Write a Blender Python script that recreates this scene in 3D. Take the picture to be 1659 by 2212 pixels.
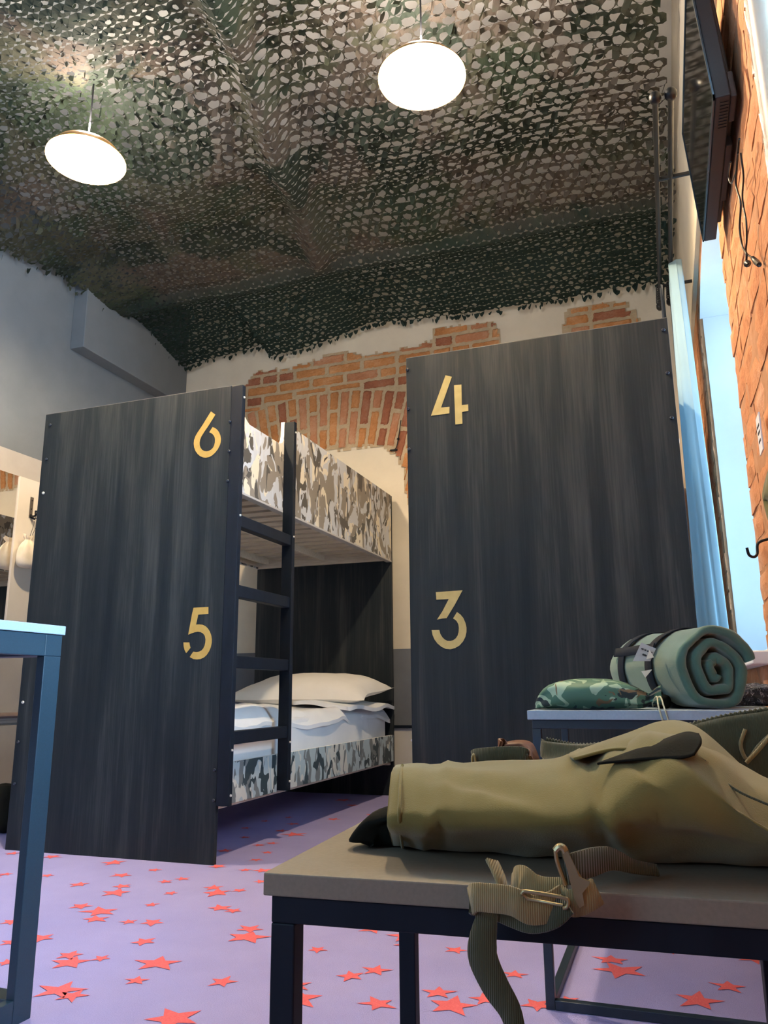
import bpy, math, random
import numpy as np
from mathutils import Vector, Matrix, noise

for o in list(bpy.data.objects): bpy.data.objects.remove(o, do_unlink=True)
scene = bpy.context.scene
C = scene.collection
random.seed(7); rng = np.random.default_rng(7)
PI = math.pi

# ------------------------------------------------------------------ camera
EYE = np.array([0.0, 0.0, 0.61])
RT = np.array([0.94107839, 0.33808654, -0.00830398])
UP = np.array([0.08367949, -0.20899424, 0.9743301])
FW = np.array([-0.32767241, 0.91761588, 0.22497087])
FOC = 1677.17; W, H = 1659, 2212
cam = bpy.data.cameras.new('camera'); camo_ = bpy.data.objects.new('camera', cam); C.objects.link(camo_)
m = Matrix(((RT[0], UP[0], -FW[0], EYE[0]), (RT[1], UP[1], -FW[1], EYE[1]), (RT[2], UP[2], -FW[2], EYE[2]), (0, 0, 0, 1)))
camo_.matrix_world = m
cam.sensor_fit = 'VERTICAL'; cam.sensor_height = 24.0; cam.lens = FOC / H * 24.0
cam.clip_start = 0.02; cam.clip_end = 60
scene.camera = camo_

# ------------------------------------------------------------------ light
scene.view_settings.view_transform = 'Standard'; scene.view_settings.look = 'None'
scene.view_settings.gamma = 1.0; scene.view_settings.use_curve_mapping = False
scene.view_settings.exposure = 0.45
wd = bpy.data.worlds.new('sky'); scene.world = wd; wd.use_nodes = True
wn = wd.node_tree.nodes; wl = wd.node_tree.links
bg = wn['Background']; bg.inputs[0].default_value = (0.66, 0.83, 1.0, 1); bg.inputs[1].default_value = 1.7

XR, XL, YB, YF, ZC = 0.27, -3.38, 4.72, -1.7, 3.50     # room: right wall, left wall, back wall, front wall, ceiling
LAMPS = [(-0.67, 2.33, 2.80), (-2.13, 2.27, 2.80)]

def daylight(name, loc, rot, sx, sy, power, col=(0.43, 0.72, 1.0)):
    l = bpy.data.lights.new(name, 'AREA'); l.shape = 'RECTANGLE'; l.size = sx; l.size_y = sy
    l.energy = power; l.color = col
    o = bpy.data.objects.new(name, l); C.objects.link(o); o.location = loc; o.rotation_euler = rot
    return o
# daylight entering through the arched window in view and two guessed, unseen windows
daylight('window_daylight', (XR + 0.40, 3.0, 1.5), (0, PI/2, 0), 1.45, 1.0, 34)
daylight('window_daylight', (XR + 0.40, 1.14, 1.62), (0, PI/2, 0), 1.3, .76, 165)  # unseen second side window, guessed as a source of cool light

daylight('window_daylight', (-2.1, YF - 0.12, 1.70), (PI/2, 0, 0), 1.7, 1.3, 30)  # unseen window behind the camera, added to brighten the bunk panels

# ------------------------------------------------------------------ helpers
def at(x, y, plane, v):
    """photo ray -> point on an axis plane: plane 'x','y','z' = v"""
    d = FW + (x - W/2)/FOC*RT - (y - H/2)/FOC*UP
    i = 'xyz'.index(plane); t = (v - EYE[i]) / d[i]
    return EYE + d*t

def tag(o, label=None, cat=None, group=None, kind=None):
    if label: o['label'] = label
    if cat: o['category'] = cat
    if group: o['group'] = group
    if kind: o['kind'] = kind
    return o

def thing(name, label, cat, loc=(0, 0, 0), rotz=0, group=None):
    o = bpy.data.objects.new(name, None); C.objects.link(o); o.location = loc; o.rotation_euler = (0, 0, rotz)
    o.empty_display_size = 0.05
    return tag(o, label, cat, group)

class MB:
    def __init__(s): s.v = []; s.f = []; s.m = []
    def add(s, vs, fs, mi=0):
        b = len(s.v); s.v += [tuple(map(float, p)) for p in vs]; s.f += [tuple(b+i for i in f) for f in fs]; s.m += [mi]*len(fs); return s
    def box(s, a, b, mi=0):
        x0, y0, z0 = a; x1, y1, z1 = b
        v = [(x0,y0,z0),(x1,y0,z0),(x1,y1,z0),(x0,y1,z0),(x0,y0,z1),(x1,y0,z1),(x1,y1,z1),(x0,y1,z1)]
        return s.add(v, [(0,3,2,1),(4,5,6,7),(0,1,5,4),(1,2,6,5),(2,3,7,6),(3,0,4,7)], mi)
    def grid(s, P, mi=0, closed_u=False, closed_v=False):
        P = np.asarray(P, float); n, k = P.shape[:2]; fs = []
        for i in range(n if closed_u else n-1):
            for j in range(k if closed_v else k-1):
                a = i*k+j; b = i*k+(j+1) % k; c = ((i+1) % n)*k+(j+1) % k; d = ((i+1) % n)*k+j
                fs.append((a, b, c, d))
        return s.add(P.reshape(-1, 3), fs, mi)
    def lathe(s, prof, c=(0, 0, 0), seg=32, mi=0, M=None):
        P = []
        for r, z in prof:
            ring = [(r*math.cos(2*PI*k/seg), r*math.sin(2*PI*k/seg), z) for k in range(seg)]
            if M is not None: ring = [tuple(M @ Vector(p)) for p in ring]
            P.append([(p[0]+c[0], p[1]+c[1], p[2]+c[2]) for p in ring])
        return s.grid(P, mi, closed_v=True)
    def tube(s, pts, r, seg=10, mi=0, caps=True):
        pts = [Vector(p) for p in pts]; P = []; n = len(pts); prev = None
        for i, p in enumerate(pts):
            t = (pts[min(i+1, n-1)] - pts[max(i-1, 0)]).normalized()
            if prev is None:
                a = Vector((0, 0, 1)) if abs(t.z) < .9 else Vector((1, 0, 0)); u = t.cross(a).normalized()
            else: u = (prev - t*prev.dot(t)).normalized()
            prev = u; w = t.cross(u); rr = r[i] if hasattr(r, '__len__') else r
            P.append([tuple(p + (u*math.cos(2*PI*k/seg) + w*math.sin(2*PI*k/seg))*rr) for k in range(seg)])
        b = len(s.v); s.grid(P, mi, closed_v=True)
        if caps:
            s.f.append(tuple(b+k for k in range(seg))); s.m.append(mi)
            s.f.append(tuple(b+(n-1)*seg+k for k in reversed(range(seg)))); s.m.append(mi)
        return s
    def poly(s, pts, ext, mi=0):
        """planar polygon pts extruded by vector ext"""
        n = len(pts); ext = np.array(ext, float)
        a = [tuple(p) for p in pts]; b = [tuple(np.array(p)+ext) for p in pts]
        fs = [tuple(range(n)), tuple(range(2*n-1, n-1, -1))] + [(i, n+i, n+(i+1) % n, (i+1) % n) for i in range(n)]
        return s.add(a+b, fs, mi)
    def obj(s, name, mats, parent=None, bevel=0, smooth=False, sub=0, loc=None, seg=2):
        me = bpy.data.meshes.new(name); me.from_pydata(s.v, [], s.f)
        if not isinstance(mats, (list, tuple)): mats = [mats]
        for mm in mats: me.materials.append(mm)
        me.polygons.foreach_set('material_index', s.m)
        if smooth: me.polygons.foreach_set('use_smooth', [True]*len(me.polygons))
        me.validate(); me.update()
        o = bpy.data.objects.new(name, me); C.objects.link(o)
        if parent is not None: o.parent = parent
        if loc is not None: o.location = loc
        if bevel:
            b = o.modifiers.new('bevel', 'BEVEL'); b.width = bevel; b.segments = seg; b.limit_method = 'ANGLE'
        if sub:
            d = o.modifiers.new('sub', 'SUBSURF'); d.levels = sub; d.render_levels = sub
        return o

def local(parent_loc, pts): return [tuple(np.array(p) - np.array(parent_loc)) for p in pts]

def struct(o): o['kind'] = 'structure'; return o

# ------------------------------------------------------------------ materials
def mat(name, col=(.5, .5, .5), rough=.6, metal=0., spec=.4, **kw):
    m = bpy.data.materials.new(name); m.use_nodes = True; b = m.node_tree.nodes['Principled BSDF']
    b.inputs['Base Color'].default_value = (*col, 1); b.inputs['Roughness'].default_value = rough
    b.inputs['Metallic'].default_value = metal; b.inputs['Specular IOR Level'].default_value = spec
    for k, v in kw.items(): b.inputs[k].default_value = v
    return m
def N(m, t, **kw):
    n = m.node_tree.nodes.new(t)
    for k, v in kw.items(): setattr(n, k, v)
    return n
def L(m, a, b): m.node_tree.links.new(a, b)
def bsdf(m): return m.node_tree.nodes['Principled BSDF']
def coords(m, scale=(1, 1, 1), kind='Object'):
    tc = N(m, 'ShaderNodeTexCoord'); mp = N(m, 'ShaderNodeMapping'); mp.inputs['Scale'].default_value = scale
    L(m, tc.outputs[kind], mp.inputs['Vector']); return mp.outputs[0]
def noisef(m, vec, scale, detail=3, rough=.5, dist=0.):
    n = N(m, 'ShaderNodeTexNoise'); n.inputs['Scale'].default_value = scale; n.inputs['Detail'].default_value = detail
    n.inputs['Roughness'].default_value = rough; n.inputs['Distortion'].default_value = dist
    if vec is not None: L(m, vec, n.inputs['Vector'])
    return n.outputs['Fac']
def ramp(m, fac, stops, interp='LINEAR'):
    r = N(m, 'ShaderNodeValToRGB'); e = r.color_ramp; e.interpolation = interp
    while len(e.elements) < len(stops): e.elements.new(.5)
    for el, (p, c) in zip(e.elements, stops): el.position = p; el.color = (*c, 1)
    L(m, fac, r.inputs[0]); return r.outputs[0]
def bump(m, fac, strength=.3, dist=.002):
    b = N(m, 'ShaderNodeBump'); b.inputs['Strength'].default_value = strength; b.inputs['Distance'].default_value = dist
    L(m, fac, b.inputs['Height']); L(m, b.outputs[0], bsdf(m).inputs['Normal'])
def base(m, out): L(m, out, bsdf(m).inputs['Base Color'])
def mix(m, fac, a, b):
    x = N(m, 'ShaderNodeMix', data_type='RGBA')
    if isinstance(fac, float): x.inputs[0].default_value = fac
    else: L(m, fac, x.inputs[0])
    for i, v in ((6, a), (7, b)):
        if isinstance(v, tuple): x.inputs[i].default_value = (*v, 1)
        else: L(m, v, x.inputs[i])
    return x.outputs[2]

def simple(name, c1, c2, scale=8, rough=.7, bstr=.15, bdist=.001, spec=.3, detail=4, stretch=(1, 1, 1), metal=0.):
    m = mat(name, c1, rough, metal, spec); v = coords(m, stretch); f = noisef(m, v, scale, detail)
    base(m, ramp(m, f, [(.3, c1), (.7, c2)]))
    if bstr: bump(m, f, bstr, bdist)
    return m

# dark laminate with vertical grain streaks
def laminate(name):
    m = mat(name, rough=.55, spec=.2)
    a = noisef(m, coords(m, (7, 7, .55)), 1.6, 5, .6, .3); b = noisef(m, coords(m, (150, 150, 2.4)), 1, 3, .7)
    mx = N(m, 'ShaderNodeMath', operation='MULTIPLY_ADD'); L(m, a, mx.inputs[0]); mx.inputs[1].default_value = .72
    s = N(m, 'ShaderNodeMath', operation='MULTIPLY'); L(m, b, s.inputs[0]); s.inputs[1].default_value = .28; L(m, s.outputs[0], mx.inputs[2])
    base(m, ramp(m, mx.outputs[0], [(.34, (.005, .010, .016)), (.5, (.014, .019, .024)), (.66, (.043, .048, .051))]))
    bump(m, b, .12, .0005); return m
M_LAM = laminate('dark_wood_laminate')
M_EDGE = mat('panel_edge_band', (.16, .15, .15), .5)
M_BLACK = simple('black_painted_wood', (.003, .007, .015), (.006, .011, .021), 30, .55, .1, .0005, .2, stretch=(1, 1, .2))
M_STEEL = simple('powder_coated_steel', (.010, .022, .036), (.014, .030, .048), 400, .42, .15, .0003, .5)
M_STEEL_B = simple('blue_grey_coated_steel', (.009, .030, .050), (.012, .038, .060), 400, .45, .15, .0003, .5)
M_GOLD = simple('gold_paint', (.50, .30, .07), (.56, .35, .09), 30, .5, 0, spec=.3)
M_GOLD2 = simple('pale_gold_paint', (.42, .33, .12), (.50, .40, .16), 30, .5, 0, spec=.3)
M_BOLT = mat('bolt_metal', (.06, .07, .09), .3, .9)
M_CAP = mat('bolt_metal_pale', (.75, .72, .65), .35, .6)
M_WHITE = mat('white_melamine', (.82, .80, .75), .5)
M_SLAT = simple('pale_pine', (.55, .47, .37), (.68, .60, .49), 14, .65, .15, .0006, stretch=(1, 8, 8))
M_TOP = simple('pale_blue_grey_tabletop', (.29, .37, .45), (.33, .41, .49), 200, .45, .05, .0003, .4)
M_BENCH = simple('grey_beige_tabletop', (.20, .175, .135), (.23, .20, .155), 250, .55, .1, .0003, .3)

def camo(name, cols, sc=(1, 1, 1), scale=5.):
    m = mat(name, rough=.55, spec=.3); v = coords(m, sc)
    w = N(m, 'ShaderNodeTexNoise'); w.inputs['Scale'].default_value = scale*1.5; w.inputs['Detail'].default_value = 2; L(m, v, w.inputs['Vector'])
    dv = N(m, 'ShaderNodeVectorMath', operation='MULTIPLY_ADD'); L(m, w.outputs['Color'], dv.inputs[0]); dv.inputs[1].default_value = (.16, .16, .16); L(m, v, dv.inputs[2])
    out = None; prev = cols[0]
    for i, (c, th) in enumerate(cols[1:]):
        of = N(m, 'ShaderNodeVectorMath', operation='ADD'); L(m, dv.outputs[0], of.inputs[0]); of.inputs[1].default_value = (3.1*i, 7.7*i+1, 1.3*i)
        f = noisef(m, of.outputs[0], scale*(1+.25*i), 2.2, .5, 1.1)
        g = N(m, 'ShaderNodeMath', operation='GREATER_THAN'); L(m, f, g.inputs[0]); g.inputs[1].default_value = th
        prev = mix(m, g.outputs[0], prev, c)
    base(m, prev); return m
M_CAMO = camo('grey_camouflage_print', [(.50, .51, .53), ((.68, .61, .48), .52), ((.24, .21, .175), .52), ((.085, .078, .07), .575), ((.52, .54, .58), .63)], (3, 3, 1.7), 2.6)
M_CAMO_B = camo('cool_camouflage_print', [(.45, .54, .56), ((.66, .66, .60), .54), ((.20, .22, .22), .54), ((.045, .07, .08), .56), ((.45, .54, .58), .65)], (3, 3, 1.7), 2.8)
M_CAMO_G = camo('green_camouflage_cloth', [(.07, .16, .11), ((.30, .42, .30), .54), ((.015, .03, .035), .52), ((.16, .11, .06), .62)], (1, 1, 1), 9)
M_CAMO_BK = camo('dark_camouflage_cloth', [(.02, .03, .05), ((.25, .28, .38), .55), ((.05, .07, .12), .55)], (1, 1, 1), 30)

M_SHEET = simple('white_bed_linen', (.74, .76, .80), (.84, .85, .87), 5, .85, .25, .01, .15)
M_PILLOW = simple('white_pillowcase', (.78, .75, .70), (.86, .83, .78), 5, .85, .3, .01, .15)
M_CANVAS_W = simple('cream_cotton', (.72, .62, .46), (.82, .72, .56), 25, .9, .4, .003, .1)

def cloth(name, c1, c2, wv=900, rough=.9, bs=.35, sheen=.3, big=6):
    m = mat(name, c1, rough, 0, .15); v = coords(m); f = noisef(m, v, big, 5, .6); g = noisef(m, v, wv, 2)
    base(m, ramp(m, f, [(.32, c1), (.68, c2)])); bump(m, g, bs, .0006)
    bsdf(m).inputs['Sheen Weight'].default_value = sheen; return m
M_OLIVE = cloth('olive_canvas', (.15, .125, .038), (.21, .172, .056), 700, .92, .5, .25, 7)
M_OLIVE_D = cloth('dark_olive_webbing', (.045, .05, .028), (.07, .07, .038), 500)
M_WEB = cloth('tan_olive_webbing', (.24, .185, .085), (.33, .26, .13), 420, .85, .8)
M_BLANKET = cloth('green_fleece', (.062, .135, .110), (.088, .175, .142), 500, .95, .5, .5, 9)
M_BLK_CLOTH = cloth('near_black_cloth', (.006, .007, .006), (.011, .012, .009), 500, sheen=0.)
M_LEATHER = simple('brown_leather', (.10, .04, .022), (.15, .06, .03), 60, .5, .3, .0005)
for _m in (M_WEB, M_OLIVE_D):
    _wv = N(_m, 'ShaderNodeTexWave', wave_type='BANDS', bands_direction='X'); _wv.inputs['Scale'].default_value = 190; _wv.inputs['Distortion'].default_value = .6
    L(_m, coords(_m, (1, .6, .25)), _wv.inputs['Vector']); bump(_m, _wv.outputs['Fac'], .6, .0008)
M_STRAP = cloth('black_navy_webbing', (.008, .012, .022), (.014, .02, .034), 600, .8, .6, 0.)
M_BRASS = mat('aged_brass', (.36, .29, .16), .35, .9)
M_CARD = mat('cream_card', (.75, .66, .52), .7); M_INK = mat('black_ink', (.02, .02, .02), .6)
M_CARDG = mat('pale_grey_card', (.45, .42, .40), .5)
M_CORD = simple('pale_green_cord', (.45, .45, .30), (.55, .55, .40), 200, .8, .3, .0005)
M_TVB = simple('black_plastic', (.012, .012, .014), (.018, .017, .018), 200, .45, .1, .0003)
M_TVS = mat('glossy_black_screen', (.004, .005, .006), .06, 0, .8)
M_TVE = mat('blue_black_bezel', (.02, .04, .06), .2, .3, .6)
M_CABLE = mat('black_cable', (.01, .01, .012), .4)
M_PIPE = simple('cream_painted_pipe', (.62, .53, .43), (.68, .60, .50), 20, .45, .1, .001)
M_IRON = mat('black_iron', (.006, .008, .012), .4, .3)
M_GOLDRING = mat('gold_ring', (.8, .55, .2), .25, 1)

def plaster(name, c1, c2, scale=3, b=.25):
    m = mat(name, c1, .9, 0, .15); v = coords(m); f = noisef(m, v, scale, 6, .6); g = noisef(m, v, 45, 4)
    base(m, ramp(m, f, [(.35, c1), (.65, c2)])); bump(m, g, b, .003); return m
M_PLASTER = plaster('cream_plaster', (.56, .50, .40), (.63, .57, .46))
M_REVEAL = plaster('white_reveal_plaster', (.74, .78, .80), (.80, .84, .86), 3, .05)
M_CEIL = plaster('white_ceiling_paint', (.78, .76, .72), (.84, .82, .78))
M_GREYW = plaster('blue_grey_wall_paint', (.150, .168, .185), (.168, .187, .205), 5, .12)
M_BEIGEW = plaster('grey_beige_wall_paint', (.40, .37, .335), (.44, .41, .37), 5, .12)
M_DADO = plaster('slate_dado_paint', (.13, .14, .16), (.15, .16, .18), 5, .1)
M_OFFW = plaster('off_white_lower_paint', (.50, .48, .44), (.55, .53, .49), 5, .1)
M_PALE = plaster('pale_board_paint', (.66, .61, .53), (.70, .65, .57), 5, .05)
def brickmat(name, a, b, c):
    m = mat(name, a, .9, 0, .15); v = coords(m); f = noisef(m, v, 3.2, 4, .7); g = noisef(m, v, 70, 5, .7)
    mm = N(m, 'ShaderNodeMath', operation='MULTIPLY_ADD'); L(m, g, mm.inputs[0]); mm.inputs[1].default_value = .45; L(m, f, mm.inputs[2])
    base(m, ramp(m, mm.outputs[0], [(.5, a), (.72, b), (.9, c)])); bump(m, g, .7, .006); return m
M_BRICK = brickmat('orange_red_brick', (.31, .13, .05), (.44, .195, .075), (.52, .28, .14))
M_BRICK2 = brickmat('warm_wall_brick', (.44, .17, .08), (.60, .27, .13), (.68, .38, .24))
M_MORTAR = plaster('tan_mortar', (.38, .29, .185), (.44, .34, .225), 20, .6)
M_MORTAR2 = plaster('orange_washed_mortar', (.42, .20, .10), (.52, .28, .16), 20, .6)

# carpet
M_CARPET = mat('lavender_carpet', rough=.95, spec=.1)
_v = coords(M_CARPET); _f = noisef(M_CARPET, _v, 2.2, 5, .6); _g = noisef(M_CARPET, _v, 420, 2)
_c = ramp(M_CARPET, _f, [(.35, (.33, .31, .60)), (.65, (.385, .36, .66))])
base(M_CARPET, mix(M_CARPET, .18, _c, ramp(M_CARPET, _g, [(.3, (.17, .16, .38)), (.7, (.55, .50, .82))])))
bump(M_CARPET, _g, .5, .002)
M_STAR = simple('coral_red_carpet', (.74, .13, .14), (.82, .18, .18), 300, .95, .4, .002, .1)

# camouflage net cloth: olive, brown, dark green patches, both sides lit, a little light passes
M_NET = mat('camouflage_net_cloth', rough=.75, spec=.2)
_v = coords(M_NET); _w = noisef(M_NET, _v, 1.5, 3, .55, .6)
_o = N(M_NET, 'ShaderNodeVectorMath', operation='ADD'); L(M_NET, _v, _o.inputs[0]); _o.inputs[1].default_value = (5, 3, 0)
_w2 = noisef(M_NET, _o.outputs[0], 2.1, 3, .5, .5)
_a = ramp(M_NET, _w, [(.0, (.026, .038, .026)), (.44, (.034, .047, .030)), (.47, (.058, .060, .040)), (.53, (.068, .066, .048)), (.56, (.080, .064, .052)), (1., (.072, .058, .048))])
_b = ramp(M_NET, _w2, [(.55, (0, 0, 0)), (.58, (1, 1, 1))])
_nc = mix(M_NET, _b, _a, (.024, .032, .024))
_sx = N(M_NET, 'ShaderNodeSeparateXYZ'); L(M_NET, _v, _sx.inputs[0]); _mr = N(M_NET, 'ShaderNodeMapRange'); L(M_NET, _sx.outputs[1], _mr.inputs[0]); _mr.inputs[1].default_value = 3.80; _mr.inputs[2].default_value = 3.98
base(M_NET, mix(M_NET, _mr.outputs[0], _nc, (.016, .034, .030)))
bsdf(M_NET).inputs['Subsurface Weight'].default_value = 0
_tr = N(M_NET, 'ShaderNodeBsdfTranslucent'); _tr.inputs[0].default_value = (.06, .07, .04, 1)
_ms = N(M_NET, 'ShaderNodeMixShader'); _ms.inputs[0].default_value = .25
_out = [n for n in M_NET.node_tree.nodes if n.type == 'OUTPUT_MATERIAL'][0]
L(M_NET, bsdf(M_NET).outputs[0], _ms.inputs[1]); L(M_NET, _tr.outputs[0], _ms.inputs[2]); L(M_NET, _ms.outputs[0], _out.inputs[0])

def curtainmat(name, c1, c2, tr):
    m = cloth(name, c1, c2, 700, .85, .25, .2, 3); t = N(m, 'ShaderNodeBsdfTranslucent'); t.inputs[0].default_value = (*c2, 1)
    s = N(m, 'ShaderNodeMixShader'); s.inputs[0].default_value = tr
    o = [n for n in m.node_tree.nodes if n.type == 'OUTPUT_MATERIAL'][0]
    L(m, bsdf(m).outputs[0], s.inputs[1]); L(m, t.outputs[0], s.inputs[2]); L(m, s.outputs[0], o.inputs[0]); return m
M_CURT = curtainmat('sky_blue_curtain_cloth', (.34, .50, .58), (.38, .55, .64), .35)
M_CURTD = curtainmat('navy_curtain_cloth', (.010, .016, .03), (.014, .022, .04), .05)

def emis(name, col, s):
    m = bpy.data.materials.new(name); m.use_nodes = True; nt = m.node_tree; nt.nodes.clear()
    e = nt.nodes.new('ShaderNodeEmission'); e.inputs[0].default_value = (*col, 1); e.inputs[1].default_value = s
    o = nt.nodes.new('ShaderNodeOutputMaterial'); nt.links.new(e.outputs[0], o.inputs[0]); return m
M_BULB = emis('lit_bulb', (1, .76, .48), 3300)
M_SHADE_IN = mat('warm_white_enamel', (.85, .66, .30), .5)
M_SHADE = mat('orange_enamel', (.45, .20, .05), .4)
def glass(name):
    m = bpy.data.materials.new(name); m.use_nodes = True; nt = m.node_tree; nt.nodes.clear()
    t = nt.nodes.new('ShaderNodeBsdfTransparent'); g = nt.nodes.new('ShaderNodeBsdfGlossy'); g.inputs['Roughness'].default_value = .02
    f = nt.nodes.new('ShaderNodeFresnel'); x = nt.nodes.new('ShaderNodeMixShader'); o = nt.nodes.new('ShaderNodeOutputMaterial')
    nt.links.new(f.outputs[0], x.inputs[0]); nt.links.new(t.outputs[0], x.inputs[1]); nt.links.new(g.outputs[0], x.inputs[2]); nt.links.new(x.outputs[0], o.inputs[0]); return m
M_GLASS = glass('window_glass')
M_MIRROR = mat('silvered_mirror', (.9, .9, .9), .01, 1.)
M_FRAME = simple('white_window_paint', (.72, .74, .76), (.78, .8, .82), 20, .5, 0)

# ------------------------------------------------------------------ room shell
# floor with woven stars (positions along the carpet read from the photo)
fl = MB().box((XL-.2, YF-.2, -.05), (XR+.5, YB+.2, 0), 0)
def star(x, y, r, a, mi=1, z=.0012):
    vs = []; sx = random.uniform(.9, 1.25)
    for k in range(10):
        rr = r*(1 if k % 2 == 0 else .42)*random.uniform(.88, 1.12); t = a + k*PI/5
        vs.append((x + rr*math.cos(t)*sx, y + rr*math.sin(t), z))
    fl.add(vs + [(x, y, z)], [(k, (k+1) % 10, 10) for k in range(10)], mi)
S_, M_, B_ = .026, .036, .052
STARS = [(27,1844,M_),(112,1851,M_),(246,1864,B_),(333,1880,S_),(13,1889,S_),(102,1892,S_),(262,1891,M_),(171,1911,M_),(357,1905,S_),(394,1899,S_),(264,1915,M_),(249,1929,B_),(369,1930,S_),(470,1929,B_),(462,1918,M_),(517,1924,S_),(470,1872,M_),(567,1881,M_),(530,1880,S_),(563,1905,S_),(175,1958,M_),(327,1955,S_),(475,1962,M_),(504,1968,S_),(217,1970,B_),(207,1986,M_),(278,1992,S_),(329,1993,M_),(540,2007,M_),(534,2025,B_),(24,1992,M_),(25,2036,M_),(89,2027,M_),(310,2035,M_),(150,2064,M_),(152,2080,B_),(219,2071,S_),(15,2080,S_),(342,2081,B_),(295,2119,S_),(481,2122,M_),(129,2140,B_),(156,2152,M_),(375,2201,B_),(675,1992,M_),(686,2052,S_),(637,2129,M_),(639,2157,B_),(806,2008,M_),(875,2022,B_),(882,2041,M_),(758,2109,M_),(812,2097,M_),(816,2169,M_),(985,2053,S_),(977,2173,B_),(1047,2159,M_),(947,2145,M_),(1112,2106,S_),(1161,2172,M_),(1321,2074,M_),(1340,2097,B_),(1451,2053,M_),(1573,2132,M_),(1508,2162,B_),(1226,2162,S_),(1627,2072,M_),(485,1838,M_),(531,1789,S_),(529,1809,S_),(559,1826,S_),(588,1822,S_),(607,1795,M_),(572,1774,S_),(623,1766,S_),(578,1842,S_),(553,1858,S_),(633,1780,M_),(636,1803,B_),(760,1740,M_),(800,1760,S_),(720,1770,M_)]
for (x, y, r) in STARS:
    p = at(x, y, 'z', 0); star(p[0], p[1], r, random.uniform(0, 6.28))
for k in range(260):
    x = random.uniform(XL, XR); y = random.uniform(YF, YB); dx = p
    # only where the photo shows no floor
    v = np.array([x, y, 0]) - EYE; zc = v @ FW; inside = False
    if zc > .1:
        u_, w_ = W/2 + FOC*(v @ RT)/zc, H/2 - FOC*(v @ UP)/zc
        inside = -10 < u_ < W+10 and 1730 < w_ < H+20
    if not inside: star(x, y, random.choice([S_, M_, B_]), random.uniform(0, 6.28))
struct(fl.obj('floor', [M_CARPET, M_STAR]))

struct(MB().box((XL-.2, YF-.2, ZC), (XR+.5, YB+.2, ZC+.1)).obj('ceiling', M_CEIL))
bw = MB().box((XL-.2, YB, .87), (XR+.5, YB+.2, ZC+.05), 0).box((XL-.2, YB, 0), (XR+.5, YB+.2, .40), 1).box((XL-.2, YB, .40), (XR+.5, YB+.2, .87), 2)
struct(bw.obj('wall_back', [M_PLASTER, M_OFFW, M_DADO]))
struct(MB().box((XL, YB-.018, .388), (XR, YB, .405)).obj('trim_1', M_BLACK, bevel=.002))
# front wall behind the camera, dark to cut fill light, with a guessed window opening
fw_ = MB().box((XL-.2, YF-.2, 0), (-3.0, YF, ZC)).box((-1.2, YF-.2, 0), (XR+.5, YF, ZC)).box((-3.0, YF-.2, 0), (-1.2, YF, 1.0)).box((-3.0, YF-.2, 2.4), (-1.2, YF, ZC))
struct(fw_.obj('wall_front', M_DADO))
# left wall: grey paint above 1.95, beige below
lw = MB().box((XL-.2, YF, 1.952), (XL, YB, ZC), 0).box((XL-.2, YF, .0), (XL, YB, 1.952), 1)
struct(lw.obj('wall_left', [M_GREYW, M_BEIGEW]))
tr2 = MB(); P = []
for (dx, z) in [(0, .515), (.020, .512), (.032, .505), (.036, .497), (.030, .490), (.012, .486), (0, .484)]:
    P.append([(XL+dx, YF, z), (XL+dx, YB, z)])
tr2.grid(P)
struct(tr2.obj('trim_2', simple('brown_rail_paint', (.20, .15, .14), (.24, .18, .16), 20, .5, .1)))
struct(MB().box((XL, YF, .474), (XL+.010, YB, .486)).box((XL, YF, .458), (XL+.012, YB, .474)).box((XL, YF, .0), (XL+.012, YB, .448)).obj('trim_3', M_BEIGEW, bevel=.002))
# boxed-in duct on the left wall under the ceiling
struct(MB().box((XL, 3.605, 2.728), (-3.275, YB, ZC)).obj('trim_4', M_GREYW, bevel=.004))

# right wall: brick with an arched window opening and a guessed, unseen second one; built from quads around the openings
Y0, Y1, ZS, ZSP, ZCR = 2.44, 3.57, .70, 2.26, 2.35
Y2, Y3 = .74, 1.54
ZS2 = .95
def arch_z(y, a, b): t = (y-a)/(b-a)*2-1; return ZSP + (ZCR-ZSP)*(1-t*t)
def right_wall():
    mb = MB(); xo = XR+.48
    def prism(ya, yb, za, zb): mb.box((XR, ya, za), (xo, yb, zb), 0)
    prism(YF, Y2, 0, ZC); prism(Y3, Y0, 0, ZC); prism(Y1, YB, 0, ZC); prism(Y2, Y3, 0, ZS2)
    for a, b in ((Y2, Y3), (Y0, Y1)):
        prism(a, b, 0, ZS)
        n = 14; ys = np.linspace(a, b, n+1)
        for i in range(n):
            za, zb = arch_z(ys[i], a, b), arch_z(ys[i+1], a, b)
            v = [(XR, ys[i], za), (XR, ys[i+1], zb), (XR, ys[i+1], ZC), (XR, ys[i], ZC), (xo, ys[i], za), (xo, ys[i+1], zb), (xo, ys[i+1], ZC), (xo, ys[i], ZC)]
            mb.add(v, [(0, 3, 2, 1), (4, 5, 6, 7), (3, 7, 6, 2)], 0); mb.add(v, [(0, 1, 5, 4)], 1)
        e = .004
        mb.box((XR+.012, a-.001, ZS), (xo, a+e, ZSP), 1); mb.box((XR+.012, b-e, ZS), (xo, b+.001, ZSP), 1)
        mb.box((XR+.005, a, ZS), (xo, b, ZS+.02), 1)
    # plaster covers the wall above the brickwork, its lower edge ragged
    ys = np.linspace(YF, YB, 150); zl = [2.395+.012*noise.noise(Vector((y*9, 0, 0)))+.02*noise.noise(Vector((y*1.5, 3, 0))) for y in ys]
    mb.grid([[(XR-.0005, y, z) for y, z in zip(ys, zl)], [(XR-.016, y, z+.006) for y, z in zip(ys, zl)], [(XR-.016, y, ZC) for y in ys]], 2)
    return mb.obj('wall_right', [M_MORTAR2, M_REVEAL, M_PLASTER])
struct(right_wall())
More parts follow.
